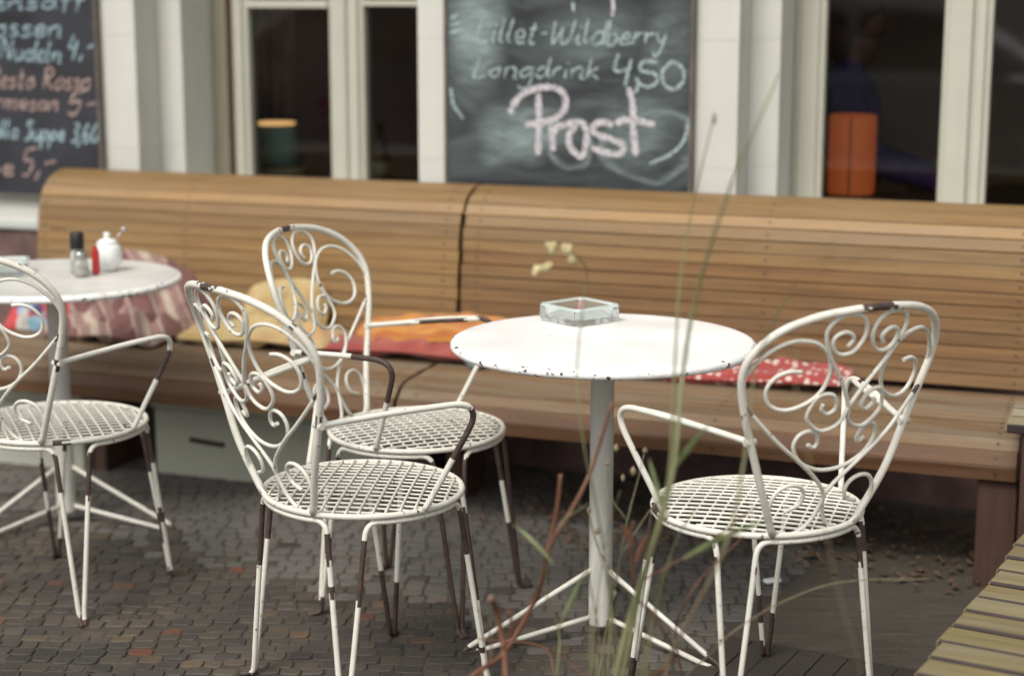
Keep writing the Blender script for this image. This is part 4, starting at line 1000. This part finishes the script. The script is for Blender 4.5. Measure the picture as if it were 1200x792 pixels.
leaf = MB(); leafblade(leaf, at_y(742, 640, 2.78), at_y(728, 600, 2.77), .007, 0); leafblade(leaf, at_y(745, 660, 2.78), at_y(760, 612, 2.77), .006, 0)
plant('twig', 'crooked reddish twig reaching under the right chair seat', 'twig', (P[0].x, P[0].y, 0), [('branch', a, M['redstem']), ('leaf', leaf, M['redstem'])], GW)
a = MB(); P = stem_obj(a, [(800, 800), (830, 768), (862, 738), (915, 706), (985, 682), (1090, 678)], 2.9, .0028, .0010)
plant('weed_stem', 'thin yellowish grass stalk arching low to the right', 'weed', (P[0].x, P[0].y, 0), [('stem', a, M['green_brown'])], GW)
a = MB(); P = stem_obj(a, [(652, 800), (655, 740), (640, 690), (652, 620), (690, 590)], 2.8, .0028, .0010)
leaf = MB(); leafblade(leaf, at_y(655, 735, 2.8), at_y(690, 650, 2.82), .004); leafblade(leaf, at_y(648, 660, 2.8), at_y(600, 600, 2.83), .004)
plant('weed_stem', 'short leafy green weed left of the middle table post', 'weed', (P[0].x, P[0].y, 0), [('stem', a, M['green']), ('leaf', leaf, M['leaf'])], GW)
a = MB(); P = stem_obj(a, [(700, 800), (712, 730), (722, 680), (735, 610), (748, 560), (755, 530)], 3.05, .0030, .0010)
for q in (((722, 680), (700, 640), (690, 600)), ((735, 610), (715, 580), (712, 545)), ((728, 650), (760, 600), (775, 585))):
    a.tube(catmull([at_y(x, y, 3.05) for x, y in q], 5), .0012, 5)
pods = []
for (x, y) in ((690, 598), (712, 543), (756, 528), (722, 525), (776, 584), (700, 622), (742, 552), (730, 560)):
    c = at_y(x, y, 3.05 + rr_.uniform(-.04, .04)); w_ = rr_.uniform(.003, .0055); e = rr_.uniform(.006, .011)
    b = MB(); b.lathe([(.0001, -e), (w_ * .8, -e * .4), (w_, e * .2), (.0001, e)], c, 8); pods.append(('seed_pod', b, M['pod']))
plant('seed_weed', 'dry weed with pale seed pods between table post and right chair', 'weed', (P[0].x, P[0].y, 0), [('stem', a, M['green_brown'])] + pods, GW)
a = MB(); P = stem_obj(a, [(1010, 800), (985, 700), (945, 520), (932, 430), (950, 350), (985, 265)], 2.35, .0016, .0007)
plant('weed_stem', 'hair thin pale grass stalk blurred before the bench back', 'weed', (P[0].x, P[0].y, 0), [('stem', a, M['green_brown'])], GW)
rt = random.Random(21); tb = at_y(728, 792, 2.62); tb = Vector((tb.x, tb.y, 0)); blades = []
for k in range(13):
    x0 = rt.uniform(690, 770); yt = rt.uniform(560, 720); lean = rt.uniform(-55, 70); Y = 2.62 + rt.uniform(-.12, .2)
    a = MB(); stem_obj(a, [(x0, 800), (x0 + lean * .25, 800 - (800 - yt) * .45), (x0 + lean * .6, 800 - (800 - yt) * .8), (x0 + lean, yt)], Y, rt.uniform(.0018, .0034), .0008)
    blades.append(('blade', a, M['green' if k % 3 else 'green_brown']))
plant('grass_tuft', 'low tuft of thin green and brown blades at the foot of the tall weeds', 'grass tuft', (tb.x, tb.y, 0), blades)
for i_, (pts_, Y_, lb_) in enumerate((([(560, 800), (575, 770), (572, 735), (560, 712)], 2.75, 'short reddish twig bent left at the bottom below the left table foot'), ([(690, 800), (660, 770), (625, 755), (560, 748)], 2.95, 'low reddish twig lying nearly flat before the table legs'), ([(800, 800), (792, 740), (806, 700), (830, 668), (872, 628)], 2.9, 'thin upright reddish twig left of the right chair legs'), ([(652, 800), (640, 760), (600, 744), (640, 690)], 2.9, 'kinked bare twig between the table foot and the post'))):
    a = MB(); P = stem_obj(a, pts_, Y_, .0036, .0014); plant('twig', lb_, 'twig', (P[0].x, P[0].y, 0), [('branch', a, M['redstem'])], GW)
# unseen cars added behind the viewer to give the panes something to mirror
def car(label, u, colour, flip=1):
    root = empty('reflection_car', fac(u, -7.35, 0), -TH + (0 if flip > 0 else math.pi)); tag(root, label, 'car', 'unseen cars added for the panes to mirror')
    cm = plain('car_paint', colour, .22, .05, 5); cm.node_tree.nodes['Principled BSDF'].inputs['Coat Weight'].default_value = .6
    low = [(-2.05, .28), (-2.10, .50), (-2.04, .74), (-1.9, .88), (-1.0, .93), (.75, .93), (1.55, .84), (1.98, .68), (2.08, .48), (2.02, .28)]
    def loft(prof, ys):
        mb = MB(); vs = []; n_ = len(prof)
        for (y, ins, dz) in ys:
            cx = sum(p[0] for p in prof) / n_; zb = min(p[1] for p in prof)
            for (x, z) in prof: vs.append((cx + (x - cx) * (1 - ins), y, zb + (z - zb) * (1 - dz)))
        fs = []
        for k in range(len(ys) - 1):
            for i in range(n_):
                j = (i + 1) % n_; fs.append((k * n_ + i, (k + 1) * n_ + i, (k + 1) * n_ + j, k * n_ + j))
        fs.append(tuple(range(n_))[::-1]); fs.append(tuple(range((len(ys) - 1) * n_, len(ys) * n_))); mb.add(vs, fs, 0, False); return mb
    b_ = loft(low, [(-.85, .04, .12), (-.84, .015, .05), (-.78, 0, 0), (.78, 0, 0), (.84, .015, .05), (.85, .04, .12)]); body = b_.build('body', cm, root)
    cab = [(-1.72, .90), (-1.25, 1.36), (-.6, 1.45), (.15, 1.42), (.95, .90)]
    g_ = MB(); n_ = 5; vs = []
    for (y, sc_, ty) in ((-.78, 1, -.60), (.78, 1, .60)):
        for (x, z) in cab: vs.append((x, y + (ty - y) * ((z - .9) / .55), z))
    g_.add(vs, [(0, 1, 2, 3, 4), (9, 8, 7, 6, 5)] + [(i, i + 5, (i + 1) % 5 + 5, (i + 1) % 5) for i in range(5)]); g_.build('cabin', cm, root)
    for sy in (-1, 1):
        for pts in (((-1.5, .95), (-1.18, 1.31), (-.55, 1.385), (-.5, .95)), ((-.42, .95), (-.46, 1.385), (.12, 1.36), (.72, .95))):
            w_ = MB(); v4 = []
            for (x, z) in pts:
                for e in (.004, .012): v4.append((x, sy * (.78 - (.18) * ((z - .9) / .55) + e), z))
            w_.add(v4, [(1, 3, 5, 7), (0, 6, 4, 2), (0, 2, 3, 1), (2, 4, 5, 3), (4, 6, 7, 5), (6, 0, 1, 7)]); w_.build('side_window', M['car_glass'], root)
        m2 = MB(); m2.box((.62, sy * .92, .99), (.12, .16, .11), bev=.02); m2.build('wing_mirror', cm, root)
        for hx in (-.62, .28): m2 = MB(); m2.box((hx, sy * .857, .80), (.15, .022, .025), bev=.006); m2.build('door_handle', M['steel'], root)
        for lx, k in ((2.02, 'headlight'), (-2.06, 'tail_light')): m2 = MB(); m2.box((lx, sy * .62, .64), (.10, .30, .13), bev=.025); m2.build(k, M['porcelain' if k == 'headlight' else 'red_plastic'], root)
        for wx in (-1.3, 1.28):
            t_ = MB(); t_.lathe([(.20, -.09), (.29, -.10), (.315, -.06), (.315, .06), (.29, .10), (.20, .09)], n=28); t_.v = [(x + wx, sy * .77 + z, y + .315) for x, y, z in t_.v]; tw = t_.build('tyre', M['black_plastic'], root)
            t_ = MB(); t_.lathe([(.0001, .075), (.06, .085), (.10, .06), (.18, .07), (.20, .088)], n=20); t_.v = [(x + wx, sy * (.77 + z), y + .315) for x, y, z in t_.v]; t_.build('rim', M['steel'], tw)
    return root
car('silver grey car added behind the viewer, mirrored faintly in the right window', -1.35, (.42, .46, .48))
car('dark blue car added behind the viewer, mirrored faintly in the left window', -6.3, (.03, .05, .12), -1)
# litter
m_ = MB(); p = at_z(905, 680, .018); m_.box((0, 0, .006), (.045, .022, .010), bev=.003); o = m_.build('paper_scrap', M['porcelain'], None, (p.x, p.y, .012), R(25)); tag(o, 'small crumpled white paper scrap on the slabs behind the right chair', 'litter')

# ------------------------------------------------------------------ light
w = bpy.data.worlds.new('World'); scene.world = w; w.use_nodes = True; nt = w.node_tree
sky = nt.nodes.new('ShaderNodeTexSky'); sky.sky_type = 'NISHITA'; sky.sun_disc = False
EL, AZ = R(52), R(212)
sky.sun_elevation = EL; sky.sun_rotation = AZ; sky.dust_density = 4.0; sky.air_density = 1.0; sky.ozone_density = 1.0
hs = nt.nodes.new('ShaderNodeHueSaturation'); hs.inputs['Saturation'].default_value = .12
nt.links.new(sky.outputs[0], hs.inputs['Color']); bg = nt.nodes['Background']; tn = nt.nodes.new('ShaderNodeMix'); tn.data_type = 'RGBA'; tn.blend_type = 'MULTIPLY'; tn.inputs[0].default_value = 1; tn.inputs[7].default_value = (1, .985, .965, 1); nt.links.new(hs.outputs[0], tn.inputs[6]); nt.links.new(tn.outputs[2], bg.inputs[0]); bg.inputs[1].default_value = .12
sd = bpy.data.lights.new('sun', 'SUN'); sd.energy = 1.3; sd.angle = R(18); sd.color = (1, .93, .84)
so_ = bpy.data.objects.new('sun', sd); COL.objects.link(so_)
dirv = Vector((math.sin(AZ) * math.cos(EL), math.cos(AZ) * math.cos(EL), math.sin(EL)))
so_.rotation_euler = dirv.to_track_quat('Z', 'Y').to_euler(); so_.location = dirv * 20

# ------------------------------------------------------------------ camera
cd = bpy.data.cameras.new('camera'); cd.sensor_width = 36; cd.lens = F_PX / 1200 * 36; cd.clip_end = 400; cd.clip_start = .05
cd.dof.use_dof = True; cd.dof.focus_distance = 3.75; cd.dof.aperture_fstop = 1.7; cd.dof.aperture_blades = 0
co = bpy.data.objects.new('camera', cd); COL.objects.link(co); co.location = CAM; co.rotation_euler = (R(90) - PITCH, 0, 0); scene.camera = co
scene.view_settings.view_transform = 'Standard'; scene.view_settings.look = 'None'; scene.view_settings.exposure = .52; scene.view_settings.gamma = 1
scene.render.film_transparent = False
